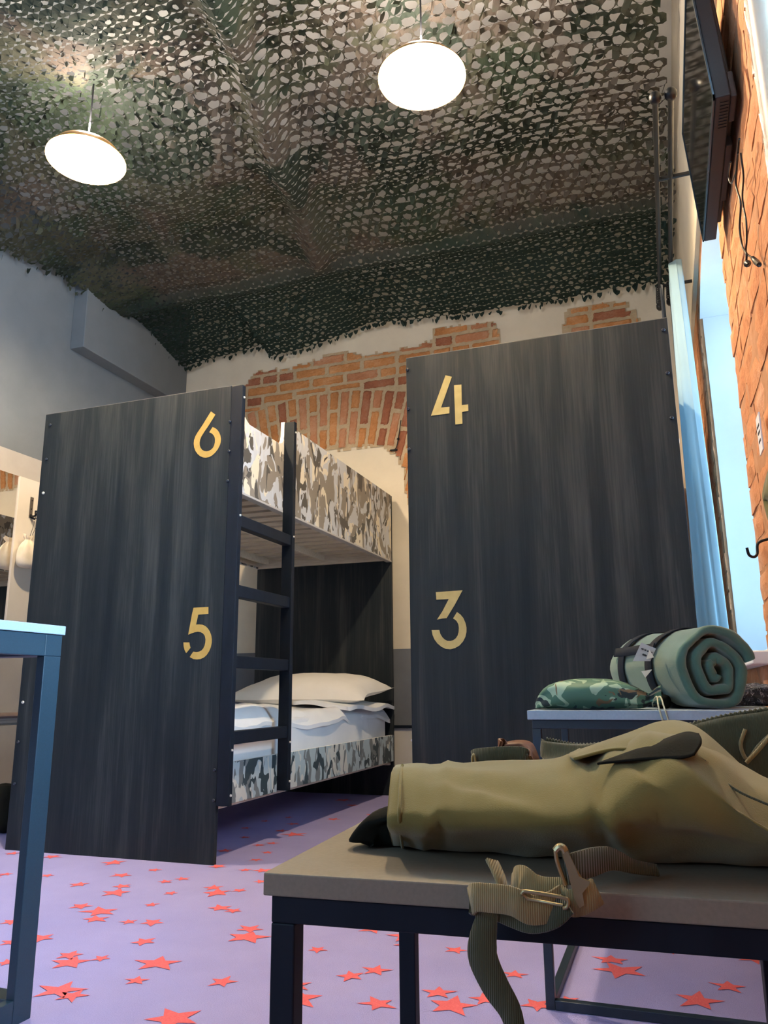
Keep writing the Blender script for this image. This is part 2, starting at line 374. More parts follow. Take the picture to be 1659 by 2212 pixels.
# real brick relief of the right wall, one mesh
rb = MB(); bh, bl, g_ = .071, .25, .012
row = 0; z = .02
while z < 2.32:
    y = YF + (row % 2)*.13 - random.random()*.03
    while y < YB:
        L_ = bl*random.choice([1, 1, .98, .49, 1.02]); ya, yb = y, min(y+L_, YB-.01); za, zb = z, min(z+bh, ZC-.01)
        segs = [(ya, yb)]
        for a, b in ((Y2, Y3), (Y0, Y1)):
            new = []
            for (p_, q_) in segs:
                zt = arch_z(min(max((p_+q_)/2, a), b), a, b)
                if zb > ZS-.0 and za < zt+.005 and q_ > a and p_ < b:
                    if za < zt-.005 or True:
                        if p_ < a-.03: new.append((p_, a))
                        if q_ > b+.03: new.append((b, q_))
                else: new.append((p_, q_))
            segs = new
        for (p_, q_) in segs:
            if q_-p_ < .03 or p_ < .2: 
                if q_-p_ < .03 or q_ < -1.6: continue
            nx, nz = 5, 3; dp = random.uniform(.002, .006); til = random.uniform(-.002, .002)
            P = []
            for i in range(nx+2):
                rowp = []
                for j in range(nz+2):
                    ii = min(max(i-1, 0), nx-1)/(nx-1); jj = min(max(j-1, 0), nz-1)/(nz-1)
                    edge = i in (0, nx+1) or j in (0, nz+1)
                    yy = p_ + ii*(q_-p_) + random.uniform(-.003, .003)*(0 if edge else 1); zz = za + jj*(zb-za) + random.uniform(-.0035, .0035)
                    xx = XR + .003 if edge else XR - dp + til*(ii-.5)*2 + random.uniform(-.0018, .0018)
                    if not edge and (i in (1, nx) or j in (1, nz)): xx += .003
                    rowp.append((xx, yy, zz))
                P.append(rowp)
            rb.grid(P)
        y = y + L_ + g_*random.uniform(.7, 1.5)
    z += bh + g_; row += 1
struct(rb.obj('trim_5', M_BRICK2))

# windows: frame and pane
def window(n, a, b):
    x = XR+.34; fr = MB()
    for (ya, yb, za, zb) in ((a, a+.05, ZS, ZSP+.06), (b-.05, b, ZS, ZSP+.06), (a, b, ZS, ZS+.06), (a, b, ZSP-.02, ZCR+.02), ((a+b)/2-.025, (a+b)/2+.025, ZS, ZSP), (a, b, 1.7, 1.75)):
        fr.box((x-.025, ya, za), (x+.025, yb, zb))
    f = struct(fr.obj('window_%d' % n, M_FRAME, bevel=.004))
    p = MB().box((x-.003, a+.04, ZS+.04), (x+.003, b-.04, ZSP)).obj('pane', M_GLASS, f); return f
window(1, Y0, Y1); window(2, Y2, Y3)  # the second window is unseen, its place guessed for the cool light
fr = MB()  # frame of the guessed window behind the camera, never in view
for (xa, xb, za, zb) in ((-3.0, -2.94, 1.0, 2.4), (-1.26, -1.2, 1.0, 2.4), (-3.0, -1.2, 1.0, 1.07), (-3.0, -1.2, 2.33, 2.4), (-2.13, -2.07, 1.0, 2.4)):
    fr.box((xa, YF-.19, za), (xb, YF-.14, zb))
f3 = struct(fr.obj('window_3', M_FRAME, bevel=.004)); MB().box((-2.95, YF-.17, 1.05), (-1.25, YF-.165, 2.35)).obj('pane', M_GLASS, f3)
struct(MB().box((XR-.05, Y0-.03, ZS-.025), (XR+.32, Y1+.03, ZS+.012)).obj('trim_6', M_REVEAL, bevel=.004))

# exposed brick patch in the back wall plaster: courses over a segmental arch of soldiers
bp = MB(); YBK = YB
def inpoly(x, z, poly):
    c = False; n = len(poly)
    for i in range(n):
        x1, z1 = poly[i]; x2, z2 = poly[(i+1) % n]
        if (z1 > z) != (z2 > z) and x < (x2-x1)*(z-z1)/(z2-z1)+x1: c = not c
    return c
PA = [(-3.0, 2.0), (-2.95, 2.55), (-2.80, 2.74), (-2.74, 2.86), (-2.66, 2.915), (-2.42, 2.89), (-2.30, 2.915), (-2.16, 2.93), (-2.13, 2.965), (-1.97, 2.955), (-1.78, 2.90), (-1.52, 2.905), (-1.34, 2.93), (-1.32, 3.015), (-.88, 2.995), (-.855, 2.80), (-.9, 2.4), (-1.2, 1.9), (-1.52, 1.8), (-1.545, 2.05), (-1.60, 2.15), (-1.66, 2.205), (-1.76, 2.235), (-1.9, 2.225), (-2.12, 2.245), (-2.35, 2.22), (-2.6, 2.05), (-2.8, 1.9)]
PB = [(-.45, 2.5), (-.445, 2.985), (-.30, 3.0), (-.06, 2.995), (-.05, 2.93), (.01, 2.93), (.02, 2.5)]
def wobble(poly, amp=.012):
    out = []
    for i in range(len(poly)):
        a, b = np.array(poly[i]), np.array(poly[(i+1) % len(poly)]); n = max(2, int(np.linalg.norm(b-a)/.022))
        for k in range(n):
            q = a + (b-a)*k/n; out.append((q[0]+random.uniform(-amp, amp), q[1]+random.uniform(-amp, amp)))
    return out
PAw, PBw = wobble(PA), wobble(PB)
for poly in (PAw, PBw):
    # mortar bed: small quads filling the patch
    xs = np.arange(-3.0, .05, .02); zs = np.arange(1.78, 3.04, .02)
    for x in xs:
        for z in zs:
            if inpoly(x+.01, z+.01, poly):
                o = [random.uniform(-.002, .002) for _ in range(4)]
                bp.add([(x, YBK-.006+o[0], z), (x+.02, YBK-.006+o[1], z), (x+.02, YBK-.006+o[2], z+.02), (x, YBK-.006+o[3], z+.02)], [(0, 3, 2, 1)], 0)
def brick2d(q, poly, d=.014):
    """q: corners in (x,z), subdivided and clipped against the ragged plaster edge"""
    q = [np.array(p) for p in q]; nx, nz = 12, 6
    if np.linalg.norm(q[3]-q[0]) > np.linalg.norm(q[1]-q[0]): nx, nz = 6, 12
    P = np.zeros((nx+1, nz+1, 3)); keep = {}
    dd = d*random.uniform(.7, 1.1)
    for i in range(nx+1):
        for j in range(nz+1):
            u, v = i/nx, j/nz; p = (q[0]*(1-u)+q[1]*u)*(1-v)+(q[3]*(1-u)+q[2]*u)*v
            e = i in (0, nx) or j in (0, nz)
            jx, jz = random.uniform(-.003, .003), random.uniform(-.003, .003)
            P[i, j] = (p[0]+jx, YBK - (.001 if e else dd) + random.uniform(-.0012, .0012), p[1]+jz)
            keep[i, j] = inpoly(p[0], p[1], poly)
    vs = [tuple(P[i, j]) for i in range(nx+1) for j in range(nz+1)]; fs = []
    for i in range(nx):
        for j in range(nz):
            if keep[i, j] and keep[i+1, j] and keep[i, j+1] and keep[i+1, j+1]:
                a = i*(nz+1)+j; fs.append((a, a+1, a+nz+2, a+nz+1))
    if fs: bp.add(vs, fs, random.choice([1, 1, 2, 3]))
AC = np.array([-2.13, .02]); RE = 2.645
for poly, x0, x1 in ((PAw, -3.1, -.8), (PBw, -.5, .05)):
    z = 2.405; r_ = 0
    while z < 3.02:
        x = x0 + (r_ % 2)*.125 - .03
        while x < x1:
            L_ = random.choice([.245, .245, .12, .25]); xc = x+L_/2
            ze = AC[1] + math.sqrt(max(RE**2-(xc-AC[0])**2, 0)) + .012
            if poly is PBw: ze = 0
            zb = max(z, ze)
            if z+.066-zb > .018: brick2d([(x, zb), (x+L_, zb), (x+L_, z+.066), (x, z+.066)], poly)
            x += L_ + .012
        z += .079; r_ += 1
k = 0; th = -.36
while th < .5:
    w_ = .071/RE; a0, a1 = th, th+w_
    cuts = [RE, RE-.135, RE-.147, RE-.40, RE-.412, RE-.67] if k % 2 == 0 else [RE, RE-.255, RE-.267, RE-.52, RE-.53, RE-.78]
    for c in range(0, 6, 2):
        ro, ri = cuts[c], cuts[c+1]
        f = lambda r, a: (AC[0]+r*math.sin(a), AC[1]+r*math.cos(a))
        brick2d([f(ri, a0), f(ri, a1), f(ro, a1), f(ro, a0)], PAw)
    th += w_ + .0125/RE; k += 1
M_BRICKb = brickmat('dark_red_brick', (.20, .07, .04), (.29, .11, .06), (.34, .16, .10))
M_BRICKc = brickmat('pale_orange_brick', (.32, .13, .065), (.42, .19, .10), (.46, .26, .16))
struct(bp.obj('trim_7', [M_MORTAR, M_BRICK, M_BRICKb, M_BRICKc]))

# ------------------------------------------------------------------ bunk beds
def digit(parent, name, polys, ox, m, Yp):
    mb = MB()
    for px in polys:
        pts = [at(x, y, 'y', Yp) for x, y in px]; mb.poly(local(parent, [(p[0], Yp-.0012, p[2]) for p in pts]), (0, .0011, 0))
    return mb
def z6(cx, cy, s, pts): return [(cx + x/s, cy + y/s) for x, y in pts]
D6 = [z6(390, 870, 15.08, [(995,285),(1140,390),(900,770),(770,960),(680,1100),(640,1200),(622,1300),(625,1380),(650,1460),(700,1530),(770,1572),(850,1585),(930,1568),(1000,1530),(1060,1470),(1100,1390),(1122,1300),(1128,1210),(1115,1130),(1080,1060),(1020,1000),(940,965),(1045,795),(1120,820),(1200,885),(1260,970),(1300,1070),(1318,1180),(1310,1290),(1280,1390),(1220,1510),(1130,1630),(1030,1720),(930,1775),(830,1790),(740,1782),(640,1740),(560,1670),(490,1570),(450,1460),(435,1340),(445,1220),(490,1090),(560,970),(740,700),(880,470)])]
D5 = [z6(380, 1300, 15.8, [(605,205),(1110,175),(1110,410),(765,440),(690,780),(800,772),(920,785),(1020,840),(1100,920),(1160,1020),(1205,1140),(1228,1280),(1225,1400),(1190,1560),(1130,1700),(1050,1820),(960,1900),(840,1955),(720,1965),(600,1955),(480,1885),(530,1800),(600,1700),(700,1715),(800,1700),(880,1660),(940,1590),(985,1490),(1010,1380),(1015,1270),(990,1160),(930,1080),(850,1035),(750,1022),(640,1040),(540,1075),(425,1120),(480,830),(555,420)]),
      z6(380, 1300, 15.8, [(262,1385),(460,1385),(475,1470),(500,1570),(440,1650),(352,1750),(300,1640),(270,1520)])]
D4 = [z6(820, 740, 6.9125, [(985,490),(1080,512),(918,972),(1045,960),(1043,1058),(768,1095)]), z6(820, 740, 6.9125, [(1112,638),(1222,628),(1228,935),(1322,925),(1326,1020),(1232,1038),(1238,1212),(1132,1225)])]
D3 = [z6(920, 1260, 13.826, [(300,265),(1095,210),(860,650),(620,1040),(480,1055),(335,1085),(500,830),(685,470),(315,490)]),
      z6(920, 1260, 13.826, [(930,860),(1030,930),(1120,1040),(1180,1180),(1212,1320),(1212,1450),(1180,1600),(1110,1740),(1000,1860),(880,1930),(740,1970),(600,1960),(470,1900),(350,1800),(260,1680),(200,1540),(175,1400),(400,1395),(430,1510),(490,1610),(560,1680),(640,1718),(730,1722),(820,1700),(900,1640),(950,1560),(980,1450),(988,1330),(970,1220),(920,1130),(870,1085),(815,1050)])]
YP = 2.64
def bolt(mb, p, axis, r=.0065):
    """dome head pointing along -Y or +X"""
    prof = [(r, 0), (r, .002), (r*.8, .0045), (r*.45, .0055), (r*.4, .004), (.0001, .004)]
    if axis == 'y': M = Matrix.Rotation(PI/2, 3, 'X')
    else: M = Matrix.Rotation(PI/2, 3, 'Y')
    return mb.lathe(prof, p, 14, 0, M)

def bunk(x0, x1, label, digits, bolts, ladder, mgold, cut):
    loc = ((x0+x1)/2, YP+1.0, 0); t = thing('bunk_bed', label, 'bunk bed', loc, 0, 'bunk beds along the back wall')
    l = lambda p: (p[0]-loc[0], p[1]-loc[1], p[2]-loc[2])
    def bx(mb, a, b, mi=0): return mb.box(l(a), l(b), mi)
    HT = 1.855; YE = 4.645
    hp = bx(MB(), (x0, YP, 0), (x1, YP+.02, HT-.001)).obj('headboard', M_LAM, t, bevel=.0012)
    bx(MB(), (x0, YP+.0002, HT-.001), (x1, YP+.02, HT+.0005)).obj('edge_band', M_EDGE, hp)
    for nm, polys in digits:
        d = digit(loc, nm, polys, 0, mgold, YP); o = d.obj('number', mgold, hp); o['label'] = nm
    for p in bolts:
        q = at(p[0], p[1], 'y', YP); bolt(MB(), (0, 0, 0), 'y').obj('bolt', M_CAP if len(p) > 2 else M_BOLT, hp, smooth=True, loc=l((q[0], YP-.0002, q[2])))
    bx(MB(), (x0, YE, 0), (x1, YE+.02, HT)).obj('footboard', M_LAM, t, bevel=.0012)
    ya, yb = YP+.02, YE
    # side boards, right (facing the aisle) and left
    for side, xs in (('r', x1-.018), ('l', x0)):
        xa, xb = xs, xs+.018
        pl = MB()
        if cut and side == 'r':
            # guard board lowered beside the ladder: a cut-out with rounded inner corner
            pts = [(ya, 1.425), (yb, 1.425), (yb, 1.855), (3.122, 1.855), (3.122, 1.79), (3.117, 1.765), (3.105, 1.748), (3.085, 1.738), (3.06, 1.735), (ya+.14, 1.735), (ya+.12, 1.742), (ya+.10, 1.755), (ya, 1.755)]
        else: pts = [(ya, 1.425), (yb, 1.425), (yb, 1.855 if side == 'r' else 1.80), (ya, 1.855 if side == 'r' else 1.80)]
        front = [l((xb, y, z)) for y, z in pts]
        n = len(pts)
        pl.add(front, [tuple(range(n))], 0); bk = [l((xa, y, z)) for y, z in pts]
        pl.add(bk, [tuple(reversed(range(n)))], 1)
        for i in range(n): j = (i+1) % n; pl.add([front[i], front[j], bk[j], bk[i]], [(0, 3, 2, 1)], 1)
        if side == 'l': pl.m = [1 if mm_ == 0 and False else mm_ for mm_ in pl.m]
        pl.m[1] = 0 if side == 'l' else 1
        pl.obj('side_board', [M_CAMO, M_WHITE], t)
        mats = [M_CAMO_B, M_WHITE]
        lb = MB(); pts = [(ya, .198), (yb, .198), (yb, .350), (ya, .350)]
        fr_ = [l((xb, y, z)) for y, z in pts]; bk = [l((xa, y, z)) for y, z in pts]
        lb.add(fr_, [(0, 1, 2, 3)], 0); lb.add(bk, [(3, 2, 1, 0)], 0 if side == 'l' else 1)
        for i in range(4): j = (i+1) % 4; lb.add([fr_[i], fr_[j], bk[j], bk[i]], [(0, 3, 2, 1)], 1)
        lb.obj('side_board', mats, t)
    # slatted bases
    for zb in (1.47, .22):
        fr = MB()
        bx(fr, (x0+.018, ya, zb-.035), (x0+.045, yb, zb-.005)); bx(fr, (x1-.045, ya, zb-.035), (x1-.018, yb, zb-.005))
        bx(fr, (x0+.018, YE-.025, zb-.045), (x1-.018, YE, zb+.0)); bx(fr, (x0+.018, ya, zb-.045), (x1-.018, ya+.025, zb))
        for xx in (x1-.40, x1-.80): bx(fr, (xx-.022, ya+.03, zb-.045), (xx+.0, YE-.15, zb-.002))
        f = fr.obj('base_frame', M_SLAT, t, bevel=.002)
        if zb > 1:
            n = 17; ys = np.linspace(ya+.07, yb-.08, n)
            for y in ys: bx(MB(), (x0+.02, y-.036, zb-.008), (x1-.02, y+.036, zb+.012)).obj('slat', M_SLAT, f, bevel=.002)
    # aluminium-look ledge under the upper side board
    bx(MB(), (x1-.034, ya, 1.415), (x1+.002, yb, 1.425)).obj('edge_trim', M_CARDG, t, bevel=.002)
    # mattresses
    for zb, zt in ((1.483, 1.62), (.235, .50)):
        soft_box(l((x0+.03, ya+.02, zb)), l((x1-.03, yb-.02, zt)), .04).obj('mattress', M_SHEET, t, smooth=True)
    if ladder:
        lad = bpy.data.objects.new('ladder', None); C.objects.link(lad); lad.parent = t; lad.empty_display_size = .05
        for (y, zt) in ((YP, 1.852), (3.122, 1.852)):
            p = bx(MB(), (x1+.0005, y, .203), (x1+.052, y+.028, zt)).obj('post', M_BLACK, lad, bevel=.002)
            for zz in (1.80, 1.30, .40, .24): bolt(MB(), (0, 0, 0), 'x', .005).obj('bolt', M_CAP, p, smooth=True, loc=l((x1+.0522, y+.014, zz)))
        for zt in (1.306, 1.024, .749, .467):
            bx(MB(), (x1+.006, YP+.028, zt-.048), (x1+.046, 3.122, zt)).obj('rung', M_BLACK, lad, bevel=.003)
    return t

def soft_box(a, b, r, n=10, amp=0.):
    a, b = np.array(a), np.array(b); c = (a+b)/2; hsz = (b-a)/2; mb = MB(); r = min(r, *(hsz*.98))
    # cube sphere grid, rounded
    def face(ax, sgn):
        u, v = [(1, 2), (2, 0), (0, 1)][ax]; P = np.zeros((n+1, n+1, 3))
        for i in range(n+1):
            for j in range(n+1):
                p = np.zeros(3); p[ax] = sgn; p[u] = -math.cos(PI*i/n) ; p[v] = -math.cos(PI*j/n)
                q = p*hsz; inner = np.clip(q, -(hsz-r), hsz-r); d = q-inner; ln = np.linalg.norm(d)
                P[i, j] = c + inner + (d/ln*r if ln > 1e-9 else 0)
        return P if sgn > 0 else P[::-1]
    for ax in range(3):
        for s in (1, -1): mb.grid(face(ax, s))
    if amp:
        mb.v = [tuple(np.array(p) + amp*np.array(noise.noise_vector(Vector(p)*9))) for p in mb.v]
    return mb

BA = (-2.578, -1.611); BB = (-.848, .097)
boltA = [(109,918),(101,992),(94,1065,1),(50,1517,1),(40,1603),(32,1693),(497,911),(495,975),(492,1039),(464,1663),(462,1729)]
boltB = [(880,799),(882,884),(884,971),(1433,713),(1442,806),(1451,903)]
tA = bunk(*BA, 'dark wood laminate bunk bed painted with gold numbers 6 and 5, ladder on one side', [('gold number six', D6), ('gold number five', D5)], boltA, True, M_GOLD, True)
tB = bunk(*BB, 'dark wood laminate bunk bed painted with gold numbers 4 and 3, beside the window', [('gold number four', D4), ('gold number three', D3)], boltB, False, M_GOLD2, False)

# ------------------------------------------------------------------ pillows, duvets
def pillow(name, c, sx, sy, sz, rz, tilt, label, group, m=M_PILLOW, seed=0):
    n = 28; top = np.zeros((n+1, n+1, 3)); bot = np.zeros((n+1, n+1, 3))
    for i in range(n+1):
        for j in range(n+1):
            u, v = i/n*2-1, j/n*2-1
            pin = 1 + .07*(u*u*v*v) - .06*(1-u*u)*v*v - .06*(1-v*v)*u*u
            h = sz*(max(0, (1-abs(u)**2.6))*max(0, (1-abs(v)**2.6)))**.48
            w = noise.noise(Vector((u*2.2+seed, v*2.2, 1)))*.012 + noise.noise(Vector((u*6+seed, v*6, 4)))*.005
            fl_ = .006*math.sin(9*u+3*v)*abs(u)**3
            top[i, j] = (u*sx*pin, v*sy*pin, h + w*(h/sz)+fl_ + .0); bot[i, j] = (u*sx*pin, v*sy*pin, -h*.45 + fl_)
    mb = MB().grid(top[::-1]).grid(bot)
    o = mb.obj(name, m, smooth=True); o.location = c; o.rotation_euler = (tilt, 0, rz)
    return tag(o, label, 'pillow', group)
pillow('pillow', (-1.99, 4.27, .60), .40, .27, .115, .04, .12, 'plump white pillow on the lower bunk between the ladder and the footboard', None)

def duvet(x0, x1, y0, y1, z, label, seed=1, corner=None):
    nx, ny = 40, 70; T = np.zeros((nx+1, ny+1, 3))
    for i in range(nx+1):
        for j in range(ny+1):
            u, v = i/nx, j/ny; x = x0+(x1-x0)*u; y = y0+(y1-y0)*v
            b = noise.noise(Vector((x*3+seed, y*2.6, 0)))*.03 + noise.noise(Vector((x*8+seed, y*7, 3)))*.010 + abs(noise.noise(Vector((x*4+y*5, y*2-x, seed+7))))*.02
            zz = z + b + .035*math.exp(-((y-2.95)/.22)**2)
            ed = min(1, (1-u)/.07); xx = x
            if u > .93: zz -= (.062 + .012*math.sin(y*11+seed) + .02*noise.noise(Vector((y*4, seed, 0))))*(1-ed)**1.3; xx = x - .0 + .012*math.sin(y*7+seed)*(1-ed)
            if u < .05: zz -= .05*(1-u/.05)
            T[i, j] = (xx, y, zz)
    B = T.copy(); B[:, :, 2] -= .018
    mb = MB().grid(T[::-1]).grid(B)
    edge = [(i, 0) for i in range(nx+1)] + [(nx, j) for j in range(1, ny+1)] + [(i, ny) for i in range(nx-1, -1, -1)] + [(0, j) for j in range(ny-1, 0, -1)]
    mb.grid([[T[e] for e in edge], [B[e] for e in edge]], closed_v=True)
    return tag(mb.obj('duvet', M_SHEET, smooth=True), label, 'bedding')
duvet(-2.545, -1.632, 2.69, 4.62, .525, 'rumpled white duvet over the lower bunk mattress behind the ladder')
dvb = duvet(-.82, .06, 2.69, 4.62, .525, 'white bed sheet whose pointed corner peeks out left of the number 3 panel', 5)
cp = [(-.800, 2.84, .500), (-.845, 2.80, .470), (-.9175, 2.85, .428), (-.845, 2.93, .440), (-.80, 2.96, .49)]
mb = MB(); ctr_ = np.mean(cp, axis=0)+np.array([0, 0, .012])
mb.add(cp+[tuple(ctr_)], [(k, (k+1) % 5, 5) for k in range(5)]); o_ = mb.obj('sheet_corner', M_SHEET, dvb, smooth=True); sm_ = o_.modifiers.new('s', 'SOLIDIFY'); sm_.thickness = .006
# flat sheet corner spilling past the mattress edge at the pillow end
n = 16; S1 = np.zeros((n+1, n+1, 3))
for i in range(n+1):
    for j in range(n+1):
        u, v = i/n, j/n; x = -1.95 + .375*u*(1-.18*abs(v-.55)); y = 3.95 + .72*v
        S1[i, j] = (x, y, .560 - .035*u**3 + .01*math.sin(v*11)*u + .006*math.sin(u*7))
S2 = S1.copy(); S2[:, :, 2] -= .02
mb = MB().grid(S1[::-1]).grid(S2); e = [(i, 0) for i in range(n+1)]+[(n, j) for j in range(1, n+1)]+[(i, n) for i in range(n-1, -1, -1)]+[(0, j) for j in range(n-1, 0, -1)]
mb.grid([[S1[q] for q in e], [S2[q] for q in e]], closed_v=True)
tag(mb.obj('second_pillow', M_SHEET, smooth=True), 'flat white pillow under the plump one, its corner pointing past the footboard', 'pillow')

# ------------------------------------------------------------------ camouflage net
def tri(x, p): x = x/p; return abs(x-math.floor(x)-.5)*2     # 1 at ties, 0 mid span
def edge_z(x):
    pts = [(-3.38, 3.00), (-3.2, 3.03), (-2.9, 3.06), (-2.62, 3.09), (-2.56, 3.085), (-2.54, 2.985), (-2.35, 3.0), (-2.14, 3.02), (-1.9, 3.08), (-1.75, 3.115), (-1.4, 3.08), (-.93, 3.055), (-.4, 3.05), (.14, 3.06), (.3, 3.05)]
    return float(np.interp(x, [p[0] for p in pts], [p[1] for p in pts]))
YD = 3.95
def net_z(x, y):
    flat = 3.255 - .085*(1-tri(y-YD+.52, 1.04)**1.4) - .05*(1-tri(x+.35+.18*(y-3), 1.25)) 
    flat -= .11*math.exp(-((x+1.72+.22*(y-3.6)/1.0)/.075)**2)
    flat += .015*noise.noise(Vector((x*2.5, y*2.5, 0))) + .008*noise.noise(Vector((x*7, y*7, 2)))
    flat -= .11*math.exp(-(x-XL)/.25)
    if y > YD-.12:
        t = min(1, max(0, (y-YD+.12)/(4.66-YD+.12))); z2 = edge_z(x)
        fl2 = 3.215 - .03*math.sin(PI*min(1, t*2)) - .09*math.exp(-((t-.12)/.1)**2); zz = fl2*(1-t)+z2*t + .012*noise.noise(Vector((x*3, y*3, 5)))
        s = min(1, t/.15); return flat*(1-s)+zz*s
    return flat
def net_pt(x, y): return np.array([x, y, net_z(x, y)])
nt = MB(); pu, pv = .060, .056
ang = [2*PI*k/12 for k in range(12)]
def rectpt(a, hx, hy):
    c, s = math.cos(a), math.sin(a); k = min(hx/abs(c) if abs(c) > 1e-6 else 9, hy/abs(s) if abs(s) > 1e-6 else 9); return c*k, s*k
rows = int((4.66-1.65)/pv)
for r_ in range(rows):
    yc = 4.66 - (r_+.5)*pv
    x = XL+.045 + (r_ % 2)*pu*.5
    while x < XR-.115:
        xc = x+pu/2
        openness = .82 + .38*noise.noise(Vector((xc*1.1, yc*1.3, 11)))
        openness += .24*min(1, max(-1, (xc+1.3)/1.2))
        d = (yc - (2.98 + .03*xc)); openness += .25*math.exp(-(d/.10)**2)
        if yc > YD-.15: openness = .70 + .3*noise.noise(Vector((xc*1.6, yc*2.2, 3)))
        openness -= .5*math.exp(-((xc+1.72+.22*(yc-3.6))/.12)**2)
        openness -= .45*math.exp(-((yc-YD+.02)/.12)**2)
        openness += random.uniform(-.22, .14) + .25*noise.noise(Vector((xc*.9+4, yc*1.9, 21)))
        openness = min(1.02, max(.25, openness))
        rot = random.uniform(-.6, .6) + (PI/2 if random.random() < .25 else 0); ka = random.uniform(.85, 1.1)
        hole = []
        for a in ang:
            hx = .46*pu*openness*math.cos(a)*ka; hy = .48*pv*openness*math.sin(a)
            if hy < 0: hy *= random.uniform(.25, .6)
            hx *= random.uniform(.92, 1.05)
            rx, ry = hx*math.cos(rot)-hy*math.sin(rot), hx*math.sin(rot)+hy*math.cos(rot); hole.append((rx, ry+.06*pv))
        outer = [rectpt(a, pu/2, pv/2) for a in ang]
        V = []
        for (dx, dy) in hole: V.append(net_pt(xc+dx, yc+dy)+np.array([0, 0, random.uniform(-.004, .002)]))
        for (dx, dy) in outer: V.append(net_pt(xc+dx, yc+dy))
        nt.add(V, [(k, (k+1) % 12, 12+(k+1) % 12, 12+k) for k in range(12)])
        # the cut leaf hanging from one side of its hole
        c0 = random.choice([0, 1, 2, 3, 9, 10]); hinge = np.array(V[c0]); t2 = np.array(V[(c0+2) % 12]); drop = random.uniform(.9, 1.9)
        idx = [(c0+q) % 12 for q in range(0, 8)]; leaf = []
        hd = t2-hinge; hd /= (np.linalg.norm(hd)+1e-9)
        for q in idx:
            p = np.array(V[q]); w_ = p-hinge; along = hd*(w_ @ hd); perp = w_-along; ln = np.linalg.norm(perp)
            leaf.append(hinge+along+perp*math.cos(drop)+np.array([0, 0, -ln*math.sin(drop)]))
        nt.add(leaf, [tuple(range(len(leaf)))])
        x += pu
# ragged leaves dangling along the borders
for k in range(420):
    side = random.random()
    if side < .25: x, y = XR-.045-random.random()*.05, random.uniform(3.2, 4.6); z = net_z(x, y)-random.random()*.10
    elif side < .6: x, y = XL+.04+random.random()*.06, random.uniform(2.2, 4.6); z = net_z(x, y)-random.random()*.035
    else: x, y = random.uniform(XL+.04, XR-.06), 4.655+random.random()*.02; z = edge_z(x)-random.random()*.014
    s = random.uniform(.008, .022); a = random.uniform(0, 6.28); c = np.array([x, y, z])
    d1 = np.array([math.cos(a), math.sin(a)*.4, random.uniform(-.6, .6)]); d2 = np.array([0, random.uniform(-.4, .1), -1.])
    nt.add([c-d1*s, c+d1*s, c+d1*s*.7+d2*s*1.2, c+d2*s*1.9, c-d1*s*.8+d2*s], [(0, 1, 2, 3, 4)])
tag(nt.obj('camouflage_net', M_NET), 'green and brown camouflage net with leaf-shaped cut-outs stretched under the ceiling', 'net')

# ------------------------------------------------------------------ lamps
for i, (x, y, z) in enumerate(LAMPS):
    t = thing('pendant_lamp', ['lit dish pendant lamp beneath the net, nearer the window wall', 'lit dish pendant lamp beneath the net, nearer the grey left wall'][i], 'lamp', (x, y, z), 0, 'dish lamps under the camouflage net')
    R_ = .161
    MB().lathe([(R_, 0), (R_*1.0, .004), (R_*.80, .045), (R_*.45, .078), (.03, .095), (.02, .12), (.0, .122)], seg=64).obj('lamp_shade', M_SHADE, t, smooth=True)
    MB().lathe([(R_*.995, .001), (R_*.79, .043), (R_*.44, .075), (.0, .090)], seg=64).obj('shade_lining', M_SHADE_IN, t, smooth=True)
    MB().lathe([(0, .012), (.012, .013), (.024, .022), (.030, .036), (.026, .052), (.016, .068), (.014, .085)], seg=24).obj('bulb', M_BULB, t, smooth=True)
    MB().tube([(0, 0, .115), (0, .004, .3), (0, 0, ZC-z)], .0035).obj('cord', M_CABLE, t)
    l = bpy.data.lights.new('net_fill_light', 'POINT'); l.energy = 22; l.color = (1.0, .88, .74); l.shadow_soft_size = .05  # added fill light above the closed shade, brightens net and ceiling
    o = bpy.data.objects.new('net_fill_light', l); C.objects.link(o); o.parent = t; o.location = (0, 0, .19)

# ------------------------------------------------------------------ curtain rods and curtains
def rod(x, y0, y1, z, label):
    t = thing('curtain_rod', label, 'curtain rod', (x, y0, z), 0, 'double curtain rods over the window')
    MB().tube([(0, 0, 0), (0, y1-y0, 0)], .0095, 14).obj('pole', M_IRON, t, smooth=True)
    for yy, s in ((0, -1), (y1-y0, 1)):
        MB().lathe([(.0, -.02), (.012, -.018), (.019, -.008), (.019, .008), (.012, .018), (0, .022)], seg=18).obj('finial', M_IRON, t, smooth=True, loc=(0, yy+s*.012, 0))
    rg = MB()
    for k in range(9):
        yy = (y1-y0) - .05 - k*.017
        pts = [(.018*math.cos(a), yy + .003*math.sin(a*2), .018*math.sin(a)-.006) for a in np.linspace(0, 2*PI, 17)]
        rg.tube(pts, .002, 6, caps=False)
    o = rg.obj('curtain_rings', M_IRON, t); return t
r1 = rod(.113, 2.305, 3.755, 2.45, 'black round curtain rod, room-side one of the pair over the window')
r2 = rod(.160, 2.305, 3.72, 2.45, 'black round curtain rod, wall-side one of the pair over the window')
for yy in (.42, 1.25):
    MB().box((-.006, yy-.006, -.008), (.152, yy+.006, .004)).box((.146, yy-.015, -.04), (.156, yy+.015, .04)).obj('bracket', M_IRON, r1, bevel=.001)
